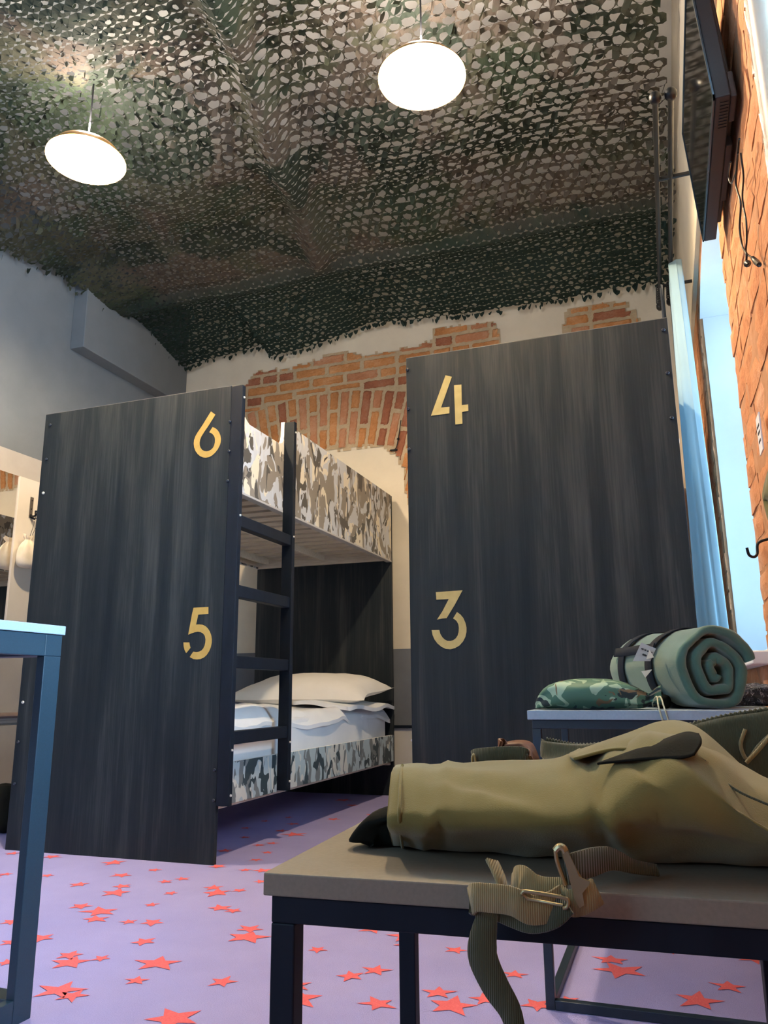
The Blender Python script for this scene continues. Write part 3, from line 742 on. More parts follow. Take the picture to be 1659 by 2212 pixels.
def curtain(name, label, m, path_top, path_bot, zt, zb, pleats, amp, seed, cat='curtain'):
    nu, nv = 90, 26; P = np.zeros((nv+1, nu+1, 3)); pt, pb = np.array(path_top, float), np.array(path_bot, float)
    def samp(p, s):
        seg = np.r_[0, np.cumsum(np.linalg.norm(np.diff(p, axis=0), axis=1))]; seg /= seg[-1]
        return np.array([np.interp(s, seg, p[:, 0]), np.interp(s, seg, p[:, 1])])
    for j in range(nv+1):
        v = j/nv
        for i in range(nu+1):
            s = i/nu; a, b = samp(pt, s), samp(pb, s); q = a*(1-v)+b*v
            a2, b2 = samp(pt, min(1, s+.02)), samp(pb, min(1, s+.02)); d = (a2*(1-v)+b2*v)-q
            if np.linalg.norm(d) < 1e-6: d = q-(samp(pt, s-.02)*(1-v)+samp(pb, s-.02)*v)
            d /= np.linalg.norm(d)+1e-9; nn = np.array([-d[1], d[0]])
            w_ = amp*(.7+.6*v)*math.sin(s*pleats*2*PI + .8*math.sin(v*2+seed)+seed) + .004*noise.noise(Vector((s*9, v*5, seed)))
            q = q+nn*w_; P[j, i] = (q[0], q[1], zt+(zb-zt)*v)
    o = MB().grid(P).obj(name, m, smooth=True); sm = o.modifiers.new('s', 'SOLIDIFY'); sm.thickness = .002
    return tag(o, label, cat)
curtain('curtain', 'sky blue curtain gathered beside the window', M_CURT, [(.200, 3.305), (.176, 3.29), (.152, 3.32), (.158, 3.50), (.160, 3.66)], [(.243, 3.31), (.205, 3.28), (.160, 3.30), (.120, 3.33), (.135, 3.55)], 2.428, .12, 5, .007, 1.0)
curtain('curtain', 'narrow navy blackout curtain bunched between the bunk bed and the blue curtain', M_CURTD, [(.116, 3.50), (.124, 3.70)], [(.118, 3.52), (.124, 3.70)], 2.43, .10, 4, .009, 2.0)

# ------------------------------------------------------------------ television on the right wall
TVX, TVY, TVZ, TW, TH = .213, 1.99, 1.92, .62, .385
t = thing('television', 'flat television tilted down on the brick wall bracket, seen from below', 'television', (TVX, TVY, TVZ), 0)
ti = .065
def tv(mb, a, b, mi=0):
    v0 = len(mb.v); mb.box(a, b, mi); mb.v[v0:] = [(p[0]-p[2]*ti, p[1], p[2]) for p in mb.v[v0:]]; return mb
tv(MB(), (-.004, -TW/2, 0), (.030, TW/2, TH)).obj('housing', M_TVB, t, bevel=.003)
tv(MB(), (-.0062, -TW/2+.010, .012), (-.0042, TW/2-.010, TH-.010)).obj('screen', M_TVS, t)
bz = MB(); tv(bz, (-.008, -TW/2, 0), (-.0043, TW/2, .011)); tv(bz, (-.008, -TW/2, TH-.009), (-.0043, TW/2, TH)); tv(bz, (-.008, -TW/2, 0), (-.0043, -TW/2+.009, TH)); tv(bz, (-.008, TW/2-.009, 0), (-.0043, TW/2, TH))
bz.obj('bezel', M_TVE, t)
bk = MB(); tv(bk, (.030, -TW/2+.05, .03), (.046, TW/2-.04, TH-.05)); tv(bk, (.030, -.12, .004), (.047, .12, .09)); tv(bk, (.030, -TW/2+.01, .002), (.044, -TW/2+.10, .07))
b_ = bk.obj('back_cover', simple('brown_black_plastic', (.03, .022, .02), (.045, .032, .028), 60, .5, .1), t, bevel=.003)
vt = MB()
for k in range(9): tv(vt, (.008, -TW/2+.02+k*.011, -.0015), (.026, -TW/2+.025+k*.011, .0005))
vt.obj('vent_grille', M_IRON, b_)
MB().box((.040, -.06, .12), (.056, .06, .28)).box((-.0, -.02, .18), (.05, .02, .22)).obj('wall_bracket', M_IRON, t, bevel=.002)
def cat(pts, n=12):
    pts = [np.array(p, float) for p in pts]; pts = [2*pts[0]-pts[1]]+pts+[2*pts[-1]-pts[-2]]; out = []
    for i in range(1, len(pts)-2):
        p0, p1, p2, p3 = pts[i-1:i+3]
        for k in range(n):
            s = k/n; out.append(.5*((2*p1)+(-p0+p2)*s+(2*p0-5*p1+4*p2-p3)*s*s+(-p0+3*p1-3*p2+p3)*s**3))
    out.append(pts[-2]); return out
cx = .238
cab = thing('power_cable', 'thin black cable with a plug hanging from the television against the brick wall', 'cable', (0, 0, 0))
c1 = [at(x, y, 'x', v) for x, y, v in ((1597, 300, .235), (1592, 360, .237), (1590, 400, .238), (1600, 440, cx), (1598, 490, cx), (1603, 530, cx), (1612, 548, cx), (1612, 568, cx))]
c2 = [at(x, y, 'x', v) for x, y, v in ((1600, 330, .235), (1606, 380, .240), (1604, 430, .243), (1612, 480, .242), (1613, 520, .242), (1612, 545, .242), (1626, 558, .242))]
c3 = [at(x, y, 'x', v) for x, y, v in ((1578, 350, .235), (1574, 380, .237), (1580, 396, .238), (1590, 370, .238), (1594, 330, .235))]
MB().tube(cat(c1), .0024, 8).tube(cat(c2), .0020, 8).tube(cat(c3), .0022, 8).obj('cord', M_CABLE, cab, smooth=True)
pa, pb_ = at(1612, 568, 'x', cx), at(1648, 590, 'x', cx-.01)
dv = (pb_-pa); dv = dv/np.linalg.norm(dv)
MB().tube([pa, pa+dv*.008, pa+dv*.010, pa+dv*.026, pa+dv*.034, pa+dv*.040], [.003, .005, .007, .008, .006, .002], 10).obj('plug', M_CABLE, cab, smooth=True)
MB().tube([at(1626, 557, 'x', .242), at(1634, 566, 'x', .242), at(1640, 572, 'x', .242)], [.004, .006, .005], 10).obj('connector', M_CABLE, cab, smooth=True)

# vertical pipe in the near right
t = MB().tube([(.236, 1.17, .0), (.236, 1.17, 1.0), (.236, 1.17, 2.0), (.236, 1.17, ZC)], .028, 28)
# cut below the photo's view is not needed: it runs behind the television to the floor
tag(t.obj('heating_pipe', M_PIPE, smooth=True), 'cream painted vertical pipe close to the brick wall at the upper right', 'pipe')
bpy.data.objects['heating_pipe'].location = (0, -.012, 0)

# white card, wall hook and canteen on the brick wall
t = thing('paper_sign', 'small white card with printed marks hung on the brick wall above the canteen', 'sign', (XR-.022, 1.93, 1.19))
MB().box((-.0015, -.03, -.045), (.0015, .03, .045)).obj('card', mat('white_card', (.8, .78, .78), .6), t)
MB().box((-.0022, -.015, -.02), (-.0016, .015, -.014)).box((-.0022, -.02, .0), (-.0016, .012, .006)).box((-.0022, -.018, .016), (-.0016, .018, .022)).obj('print', M_INK, t)
q = at(1640, 1190, 'x', XR-.03)
t = MB().tube(cat([(XR-.002, q[1], q[2]+.03), (XR-.03, q[1]+.00, q[2]+.02), (XR-.035, q[1], q[2]-.006), (XR-.044, q[1]-.01, q[2]-.016), (XR-.056, q[1]-.02, q[2]-.012), (XR-.060, q[1]-.025, q[2]+.006)], 6), .0035, 8)
tag(t.obj('wall_hook', M_IRON, smooth=True), 'black iron hook screwed into the brick wall left of the canteen', 'hook')
cloc = (.232, 1.58, .955); t = thing('canteen', 'round olive canvas canteen hanging on the brick wall at the right edge', 'canteen', cloc)
n1 = MB()
P = []
for k in range(17):
    a = PI*k/16; P.append([(-.034*math.cos(a)*(1+.1*math.sin(3*b)), .082*math.sin(a)*math.cos(b), .082*math.sin(a)*math.sin(b)*1.02) for b in np.linspace(0, 2*PI, 40, endpoint=False)])
n1.grid(P, closed_v=True).obj('canteen_body', M_OLIVE, t, smooth=True)
MB().tube([(0, .0, .080), (0, 0, .10), (0, 0, .112)], [.018, .016, .017], 16).obj('cap', M_TVB, t, smooth=True)
MB().tube(cat([(0, .081, .0), (.006, .075, .06), (.012, .03, .16), (.014, 0, .20), (.012, -.03, .16), (.006, -.075, .06), (0, -.081, 0)], 6), .004, 8).obj('strap', M_OLIVE_D, t, smooth=True)
MB().tube([(.014, 0, .198), (.034, 0, .205)], .004, 8).obj('nail', M_IRON, t)

# ------------------------------------------------------------------ frame tables
def frame_table(name, label, loc, rotz, sx, sy, h, tk, tb, mtop, mfr, group=None, inset=.006, tby=None, tbx=None):
    """square tube frame table; loc = front left corner on the floor"""
    t = thing(name, label, 'table' if name != 'bench' else 'table', loc, rotz, group)
    MB().box((0, 0, h-tk), (sx, sy, h)).obj('tabletop', mtop, t, bevel=.0015)
    i = inset; tbx = tbx or tb; tby = tby or tb; zt = h-tk-.0005
    ap = MB()
    ap.box((i, i, zt-tb), (sx-i, i+tby, zt)); ap.box((i, sy-i-tby, zt-tb), (sx-i, sy-i, zt)); ap.box((i, i+tby, zt-tb), (i+tbx, sy-i-tby, zt)); ap.box((sx-i-tbx, i+tby, zt-tb), (sx-i, sy-i-tby, zt))
    ap.obj('apron', mfr, t, bevel=.0015)
    for (x, y) in ((i, i), (sx-i-tbx, i), (i, sy-i-tby), (sx-i-tbx, sy-i-tby)):
        MB().box((x, y, 0), (x+tbx, y+tby, zt-tb)).obj('leg', mfr, t, bevel=.0015)
    fl_ = MB(); fl_.box((i+tbx, i, .0), (sx-i-tbx, i+tby, tb)); fl_.box((i+tbx, sy-i-tby, 0), (sx-i-tbx, sy-i, tb)); fl_.box((i, i+tby, 0), (i+tbx, sy-i-tby, tb)); fl_.box((sx-i-tbx, i+tby, 0), (sx-i, sy-i-tby, tb))
    fl_.obj('floor_rail', mfr, t, bevel=.0015)
    return t
frame_table('side_table', 'low grey-beige square table in the foreground with the backpack on it', (-.363, .681, 0), math.radians(3.6), .50, .472, .45, .0195, .023, M_BENCH, M_BLACK, inset=.006)
frame_table('side_table', 'pale grey side table carrying the rolled blanket and camouflage pouch', (-.289, 1.698, 0), 0, .50, .495, .568, .019, .018, M_TOP, M_STEEL, inset=.008)
frame_table('desk', 'tall pale-topped metal frame desk at the left edge', (-1.913, .56, 0), 0, .70, .795, .752, .019, .045, M_TOP, M_STEEL_B, inset=.004, tbx=.020, tby=.047)

# ------------------------------------------------------------------ soft goods helpers
def ribbon(pts, wdirs, w, th=.0016, n=10):
    """flat strap along pts; wdirs = width direction per point"""
    c = np.array(cat(pts, n)); wd_ = np.array(cat(wdirs, n)); K = len(c); P = []
    for i in range(K):
        t = c[min(i+1, K-1)]-c[max(i-1, 0)]; t /= np.linalg.norm(t)+1e-9; u = wd_[i]-t*(wd_[i]@t); u /= np.linalg.norm(u)+1e-9; nn = np.cross(t, u)
        ww = (float(np.interp(i/(K-1)*(len(w)-1), range(len(w)), w)) if hasattr(w, '__len__') else w)/2
        P.append([c[i]-u*ww-nn*th*.3, c[i]-u*ww*.96-nn*th, c[i]+u*ww*.96-nn*th, c[i]+u*ww-nn*th*.3, c[i]+u*ww+nn*th*.3, c[i]+u*ww*.96+nn*th, c[i]-u*ww*.96+nn*th, c[i]-u*ww+nn*th*.3])
    mb = MB().grid(P, closed_v=True); mb.f.append(tuple(range(8))); mb.m.append(0); k = (K-1)*8; mb.f.append(tuple(k+q for q in reversed(range(8)))); mb.m.append(0)
    return mb

# rolled blanket: a thick ribbon wound in a spiral and extruded along its axis
bl_c = np.array([.092, 1.785, .568]); bl_r = .100
ax = np.array([-.42, .9, 0.]); ax /= np.linalg.norm(ax); side = np.array([ax[1], -ax[0], 0]); upv = np.array([0, 0, 1.])
bl = thing('rolled_blanket', 'rolled green fleece blanket bound with dark straps on the side table', 'blanket', tuple(bl_c))
LEN = .36
def spiral(th):  # th from 0 (inner) to 1 (outer)
    a = 16.95 - th*2*PI*2.65; r = .010 + .078*th**.92
    r += .005*math.sin(a*2+1)*(1-th) + .002*math.sin(a*5); x, z = r*math.cos(a), r*math.sin(a)
    dx, dz = .34, -.94; al = x*dx+z*dz; pe = x*dz-z*dx; al *= 1+.16*(1-th); pe *= 1-.34*(1-th)
    return al*dx+pe*dz + .008*(1-th), al*dz-pe*dx
def blanket():
    K = 190; P = []
    for k in range(K+1):
        th = k/K; x, z = spiral(th); x2, z2 = spiral(min(1, th+.004)); x1, z1 = spiral(max(0, th-.004))
        tx, tz = x2-x1, z2-z1; l_ = math.hypot(tx, tz)+1e-9; nx, nz = tz/l_, -tx/l_
        if th > .93:   # free outer corner flares away from the roll
            f = (th-.93)/.07; x += nx*.02*f*f+.010*f; z += nz*.012*f*f
        ring = []; T = .0098 + .0012*math.sin(th*40)
        w0 = .006*noise.noise(Vector((th*14, 0, 0))) + .010*(1-th) ; w1 = .006*noise.noise(Vector((th*14, 5, 0)))
        seg = 12
        # rounded front lip, length, rounded back lip
        for q in range(seg+1):
            a = PI*q/seg; off = T*math.cos(a); al = -T*.95*math.sin(a)+w0; ring.append((off, al))
        for q in range(1, 8):
            s = q/8; pin = 0
            if th > .60: pin = -.006*(math.exp(-((s-.36)/.06)**2)+math.exp(-((s-.80)/.06)**2))
            ring.append((-T+0*pin, w0+(LEN-w0)*s))
        for q in range(seg+1):
            a = PI*q/seg; ring.append((-T*math.cos(a), LEN+T*.95*math.sin(a)+w1))
        for q in range(7, 0, -1):
            s = q/8; pin = 0
            if th > .60: pin = .004*noise.noise(Vector((s*5, th*12, 3)))
            ring.append((T+pin, w0+(LEN-w0)*s))
        P.append([np.array([0, 0, bl_r+.0]) + side*(x+nx*o_) + upv*(z+nz*o_) + ax*a_ + upv*0 for (o_, a_) in ring])
    mb = MB().grid(P, closed_v=True); n_ = len(P[0]); mb.f.append(tuple(range(n_))); mb.m.append(0); mb.f.append(tuple(K*n_+q for q in reversed(range(n_)))); mb.m.append(0)
    mb.v = [tuple(np.array(p)+np.array(noise.noise_vector(Vector(p)*22))*.0035+np.array(noise.noise_vector(Vector(p)*70))*.0012) for p in mb.v]
    zmin = min(p[2] for p in mb.v); mb.v = [(p[0], p[1], p[2]-zmin+.001) for p in mb.v]
    return mb.obj('blanket', M_BLANKET, bl, smooth=True)
blanket()
HULL = {}
_vs = [v for v in bpy.data.objects['blanket'].data.vertices]
def hull(a, al):
    d = side*math.cos(a)+upv*math.sin(a); c0 = np.array([0, 0, .098]); best = .05
    for w in HV:
        if abs(w[0]-al) < .035:
            x, z = w[1], w[2]; dd = x*math.cos(a)+z*math.sin(a); pp = abs(-x*math.sin(a)+z*math.cos(a))
            if pp < .014: best = max(best, dd)
    return c0 + d*(best+.002) + ax*al
HV = [(float(np.array(v.co) @ ax), float(np.array(v.co) @ side), v.co.z-.098) for v in _vs]
_hull = hull
_rc = {}
def hull(a, al):
    key = round(al, 4)
    if key not in _rc:
        rr = [float(np.linalg.norm(_hull(2*PI*k/24, al)-np.array([0, 0, .098])-ax*al)) for k in range(24)]
        rr = [max(rr[k-1], rr[k], rr[(k+1) % 24]) for k in range(24)]; _rc[key] = [(rr[k-1]+rr[k]*2+rr[(k+1) % 24])/4 for k in range(24)]
    f = (a/(2*PI)*24) % 24; i = int(f); r = _rc[key][i]*(1-f+i)+_rc[key][(i+1) % 24]*(f-i)
    p = np.array([0, 0, .098])+(side*math.cos(a)+upv*math.sin(a))*r+ax*al; p[2] = max(p[2], .0012); return p
for s in (.36, .80):
    pts = []; wds = []
    for k in range(25):
        a = 2*PI*k/24; r = .0885; pts.append(hull(a, LEN*s)); wds.append(ax)
    ribbon(pts, wds, .034, .0016, 3).obj('strap', M_STRAP, bl, smooth=True)
aa = math.radians(158); rp = lambda s, a, r=0: hull(a, LEN*s)+side*math.cos(a)*.003+upv*math.sin(a)*.003
ribbon([rp(.30, aa), rp(.5, aa, .096), rp(.7, aa, .096), rp(.92, aa)], [rp(.5, aa+.3)-rp(.5, aa)]*4, .022, .0015).obj('strap', M_STRAP, bl, smooth=True)
def card_at(parent, corners, m, name):
    c = [np.array(p) for p in corners]; nn = np.cross(c[1]-c[0], c[2]-c[0]); nn /= np.linalg.norm(nn)
    return MB().poly(c, nn*.0008).obj(name, m, parent)
o3 = np.array(bl_c)
tg = [at(1385, 1388, 'y', 1.80)-o3, at(1417, 1401, 'y', 1.80)-o3, at(1405, 1428, 'y', 1.80)-o3, at(1367, 1428, 'y', 1.80)-o3]
tg = [p*1.0 for p in tg]
tgo = card_at(bl, tg, M_CARDG, 'tag_card')
ctr = sum(tg)/4; ex = (tg[1]-tg[0]); ex /= np.linalg.norm(ex); ez = tg[3]-tg[0]; ez /= np.linalg.norm(ez); pm = MB()
for (u, v, w_, h_) in ((-.011, -.008, .005, .003), (-.004, -.008, .004, .003), (.002, -.008, .003, .003), (.007, -.008, .006, .003), (-.004, .002, .009, .004)):
    c0 = ctr+ex*u+ez*v+np.array([0, -.0022, 0]); pm.poly([c0, c0+ex*w_, c0+ex*w_+ez*h_, c0+ez*h_], (0, .0005, 0))
pm.obj('print', M_INK, tgo)
def pt_(x, y, Y): return at(x, y, 'y', Y)-o3
card_at(bl, [pt_(1403, 1403, 1.79), pt_(1413, 1420, 1.79), pt_(1396, 1424, 1.79)], M_CARD, 'paper_tag')
card_at(bl, [pt_(1385, 1450, 1.79), pt_(1409, 1446, 1.79), pt_(1394, 1464, 1.79)], M_CARD, 'paper_tag')

# camouflage pouch with drawstring
pl_ = np.array([-.155, 1.775, .5685]); t = thing('camouflage_pouch', 'small green camouflage drawstring pouch lying on the side table in front of the blanket', 'pouch', tuple(pl_))
P = []
prof = [(-.128, .004, .010), (-.122, .012, .030), (-.105, .024, .045), (-.08, .0315, .055), (-.03, .0335, .060), (.03, .032, .058), (.07, .028, .052), (.095, .021, .04), (.108, .013, .022), (.113, .010, .014), (.118, .012, .016), (.130, .018, .024), (.137, .019, .027)]
for (x, hz, hy) in prof:
    ring = []
    for k in range(36):
        a = 2*PI*k/36; cz = math.sin(a); cy = math.cos(a)
        pl = 1 + (.16*math.sin(a*9+x*9) if x > .09 else .05*math.sin(a*5+x*40)) + .20*noise.noise(Vector((x*24, cy*1.8, cz*1.8)))
        zc = hz*.98 if x < .1 else .018+ (x-.1)*.3
        z = zc + hz*math.copysign(abs(cz)**.8, cz)*pl; ring.append((x, hy*math.copysign(abs(cy)**.85, cy)*pl, max(.001, z)))
    P.append(ring)
mb = MB().grid(P, closed_v=True); mb.f.append(tuple(range(36))); mb.m.append(0)
mb.obj('pouch', M_CAMO_G, t, smooth=True, sub=1)
q0 = np.array([.118, -.012, .014]); dq = []
for (dx, dx2) in ((0, .0), (.006, .010)):
    c_ = cat([q0, q0+(.010+dx, -.03, .012), q0+(.012+dx2, -.062, -.006), q0+(.018+dx2, -.068, -.035), q0+(.030+dx2*.5, -.070, -.075)], 8)
    dq.append(c_)
mb = MB()
for c_ in dq: mb.tube(c_, .0016, 8)
pts = [q0+np.array([.0, .011*math.cos(a)+.012, .011*math.sin(a)+.003]) for a in np.linspace(0, 2*PI, 20)]
mb.tube(pts, .0018, 6, caps=False)
mb.obj('drawstring', M_CORD, t, smooth=True)
# dark crumpled bundle right behind
t = soft_box((0, 0, 0), (.12, .10, .045), .02, 12)
t.v = [tuple(np.array(p)+np.array(noise.noise_vector(Vector(p)*38))*.012*np.array([1, 1, min(1, p[2]/.01)])) for p in t.v]
o = tag(t.obj('crumpled_bag', M_CAMO_BK, smooth=False), 'crumpled dark camouflage plastic bag at the right end of the side table', 'bag'); o.location = (.160-.045, 1.98, .570)
t = soft_box((0, 0, 0), (.035, .03, .03), .012, 8, .002)
o = tag(t.obj('dark_knot', M_BLK_CLOTH, smooth=True), 'small dark cloth knot between the pouch mouth and the blanket', 'cloth'); o.location = (-.035, 1.83, .5685)

# ------------------------------------------------------------------ backpack on the near table
bz_ = .4505; bk0 = np.array([-.05, .86, bz_]); t = thing('backpack', 'olive canvas backpack lying folded on the foreground table, straps trailing', 'backpack', tuple(bk0))
st = [(-.300, .752, .945, .072), (-.297, .740, .955, .078), (-.27, .735, .96, .080), (-.20, .735, .965, .082), (-.14, .735, .97, .085), (-.09, .735, .975, .090), (-.05, .735, .98, .102), (-.02, .737, .98, .118), (.01, .74, .985, .122), (.035, .745, .99, .110), (.06, .75, .99, .090), (.09, .755, .99, .073), (.13, .76, .99, .062), (.20, .765, .98, .055), (.235, .78, .97, .045)]
CREASE = [(-.075, .075, .35, -1, .008, .009), (-.02, .085, 1, -.55, .010, .008), (.045, .075, 1, -.8, .010, .008), (.08, .055, 1, -.35, .008, .007), (-.20, .07, 1, -.12, .006, .004), (-.13, .05, 1, .10, .007, .004), (.0, .05, 1, -.12, .009, .006), (-.255, .05, .2, 1, .007, .004)]
P = []
sx_ = [s[0] for s in st]
def front_shape(y, z, c, s, h):
    if c < 0:
        zn = z/h; y += .075*max(0, (.47-zn)/.47)**1.1*(-c); z -= .030*max(0, -c-.05)**1.5*max(0, s)
    return y, z
for x in np.concatenate([[-.300, -.297], np.linspace(-.29, .235, 60)]):
    yf = np.interp(x, sx_, [s[1] for s in st]); yb = np.interp(x, sx_, [s[2] for s in st]); h = np.interp(x, sx_, [s[3] for s in st])
    yc, hy = (yf+yb)/2, (yb-yf)/2; ring = []
    for k in range(56):
        a = 2*PI*k/56; c, s = math.cos(a), math.sin(a)
        y = yc + hy*math.copysign(abs(c)**.62, c); z = h*.5 + h*.5*math.copysign(abs(s)**.62, s)
        fr_ = max(0, -c)
        y, z = front_shape(y, z, c, s, h)
        w = .0045*noise.noise(Vector((x*11, y*11, z*9))) + .0020*noise.noise(Vector((x*34, y*34, z*30))) + .006*math.sin(x*26+z*30)*max(0, s)*(1 if x > -.10 else .2)
        for (xa, za, dx_, dz_, wd, am) in CREASE:
            t_ = (x-xa)*dx_+(z-za)*dz_; n_ = (x-xa)*dz_-(z-za)*dx_; ln = math.hypot(dx_, dz_); t_ /= ln; n_ /= ln
            if y < .93: w -= am*math.exp(-(n_/wd)**2)*math.exp(-(t_/.055)**2) - .7*am*math.exp(-((n_-1.8*wd)/wd)**2)*math.exp(-(t_/.055)**2)
        xs_k = x - (y-.86)*.30*min(1, max(0, -x/.28))
        ring.append(np.array([xs_k-bk0[0], y+w*.6-bk0[1], max(.0008, z+w)]))
    P.append(ring)
mb = MB().grid(P, closed_v=True); mb.f.append(tuple(range(56))); mb.m.append(0); kk = (len(P)-1)*56; mb.f.append(tuple(kk+q for q in reversed(range(56)))); mb.m.append(0)
body = mb.obj('bag_body', M_OLIVE, t, smooth=True)
# folded canvas flap on the hump: an arched sheet with dark hollow beneath
def sheet(fn, nu, nv, th=.003):
    T = np.array([[fn(i/nu, j/nv) for j in range(nv+1)] for i in range(nu+1)])
    mb = MB().grid(T); o = mb; return o
def BP(x, y, Y): return at(x, y, 'y', Y)-bk0
def loft(curves, name, m, th=.0025, n=8):
    """skin through several curves of photo-derived 3-D points, solidified"""
    cs = [cat(c, n) for c in curves]; K = min(len(c) for c in cs); cs = np.array([[c[int(round(k*(len(c)-1)/(K-1)))] for k in range(K)] for c in cs])
    rows = [cat([cs[i, k] for i in range(len(cs))], n) for k in range(K)]
    o = MB().grid(rows).obj(name, m, t, smooth=True); s = o.modifiers.new('s', 'SOLIDIFY'); s.thickness = th; s.offset = 0; return o
loft([[BP(1240, 1640, .80), BP(1330, 1620, .81), BP(1420, 1628, .81), BP(1500, 1625, .80), BP(1560, 1690, .79), BP(1640, 1738, .78)],
      [BP(1230, 1634, .84), BP(1330, 1600, .85), BP(1430, 1585, .86), BP(1500, 1588, .86), BP(1580, 1660, .86), BP(1659, 1740, .85)],
      [BP(1235, 1628, .93), BP(1350, 1590, .94), BP(1430, 1560, .95), BP(1500, 1570, .95), BP(1585, 1640, .95), BP(1670, 1730, .94)],
      [BP(1240, 1650, 1.0), BP(1350, 1625, 1.01), BP(1430, 1600, 1.02), BP(1500, 1600, 1.02), BP(1590, 1660, 1.02), BP(1680, 1745, 1.0)]], 'flap', M_OLIVE)
loft([[BP(1290, 1650, .775), BP(1400, 1640, .765), BP(1470, 1638, .76), BP(1500, 1630, .76)], [BP(1340, 1632, .785), BP(1420, 1612, .78), BP(1475, 1596, .78), BP(1516, 1604, .775)], [BP(1380, 1618, .80), BP(1430, 1600, .80), BP(1480, 1583, .80), BP(1510, 1586, .795)]], 'hollow_shade', M_BLK_CLOTH, .002)  # dark sheet stands in for the shade inside the flap's hollow
MB().tube(cat([BP(1500, 1630, .786), BP(1530, 1650, .783), BP(1562, 1686, .775), BP(1600, 1712, .765), BP(1659, 1738, .755), BP(1690, 1750, .75)], 8), .0012, 6).obj('seam', M_OLIVE_D, t, smooth=True)
# dark padded shoulder strap rising behind the bag, with a knotted edge
loft([[BP(1175, 1598, 1.06), BP(1185, 1606, 1.05), BP(1260, 1612, 1.05), BP(1360, 1600, 1.05), BP(1450, 1580, 1.05), BP(1560, 1552, 1.05), BP(1640, 1540, 1.05), BP(1700, 1528, 1.05)],
      [BP(1172, 1640, 1.04), BP(1185, 1648, 1.03), BP(1260, 1650, 1.03), BP(1360, 1650, 1.03), BP(1450, 1660, 1.03), BP(1560, 1670, 1.03), BP(1640, 1700, 1.03), BP(1700, 1720, 1.03)],
      [BP(1172, 1662, .99), BP(1190, 1664, .98), BP(1260, 1668, .98), BP(1360, 1690, .98), BP(1450, 1700, .98), BP(1560, 1740, .98), BP(1640, 1770, .98), BP(1700, 1780, .98)]], 'shoulder_strap', M_OLIVE_D, .009)
pp = cat([BP(1180, 1598, 1.056), BP(1260, 1611, 1.052), BP(1360, 1598, 1.052), BP(1450, 1578, 1.052), BP(1560, 1549, 1.052), BP(1690, 1528, 1.052)], 40)
rd = [.0028+.0012*math.sin(k*1.9) for k in range(len(pp))]
MB().tube(pp, rd, 8).obj('stitched_edge', M_OLIVE_D, t, smooth=True)
pp = cat([BP(1610, 1575, 1.035), BP(1600, 1610, 1.035), BP(1615, 1640, 1.035), BP(1640, 1610, 1.035), BP(1672, 1580, 1.035)], 20)
MB().tube(pp, .0022, 8).obj('drawcord', M_WEB, t, smooth=True)
MB().tube(cat([BP(1612, 1648, .99), BP(1640, 1618, .99), BP(1680, 1570, .99)], 10), .0022, 8).obj('drawcord', M_WEB, t, smooth=True)
# webbing loop with leather tab behind the left part
wd = [np.array([0, 0, 1.])]*6
ribbon([BP(1022, 1648, 1.02), BP(1026, 1636, 1.01), BP(1060, 1632, 1.00), BP(1110, 1630, 1.0), BP(1132, 1634, 1.0), BP(1140, 1650, 1.01)], wd, .020, .0018).obj('webbing', M_OLIVE_D, t, smooth=True)
ribbon([BP(1078, 1622, 1.03), BP(1085, 1612, 1.04), BP(1110, 1606, 1.04), BP(1135, 1610, 1.03), BP(1150, 1630, 1.02), BP(1152, 1650, 1.01)], [np.array([0, 1., .1])]*6, .030, .002).obj('leather_tab', M_LEATHER, t, smooth=True)
MB().tube(cat([BP(1020, 1650, 1.0), BP(1020, 1636, 1.0), BP(1024, 1630, 1.0), BP(1028, 1650, 1.0)], 6), .0016, 8).obj('buckle', M_BRASS, t, smooth=True)
# crumpled dark end flap at the left
t2 = soft_box((-.325, .80, bz_+.0005), (-.27, .93, bz_+.05), .02, 14)
t2.v = [tuple(np.array(p)+np.array(noise.noise_vector(Vector(p)*32))*.020*np.array([1, 1, min(1, max(0, (p[2]-bz_)/.012))])-bk0) for p in t2.v]
t2.v = [(p[0], p[1], p[2]*(.30+.85*min(1, max(0, (p[0]+bk0[0]+.330)/.06)))) for p in t2.v]
t2.obj('end_flap', M_BLK_CLOTH, t, smooth=True)
# hem line at the left end
for xx, w_ in ((-.287, .0016),):
    pts = []
    for k in range(0, 29):
        a = PI*.5 + PI*k/28; h = .0795; c, s = math.cos(a), math.sin(a); yc, hy = .847, .1105
        y = yc+hy*math.copysign(abs(c)**.62, c); z = h*.5+h*.5*math.copysign(abs(s)**.62, s); y, z = front_shape(y, z, c, s, h)
        pts.append((xx-(y-.86)*.30-bk0[0], y-bk0[1]-.0012, max(.002, z+.001)))
    MB().tube(pts, w_, 6).obj('hem', M_OLIVE, t, smooth=True)
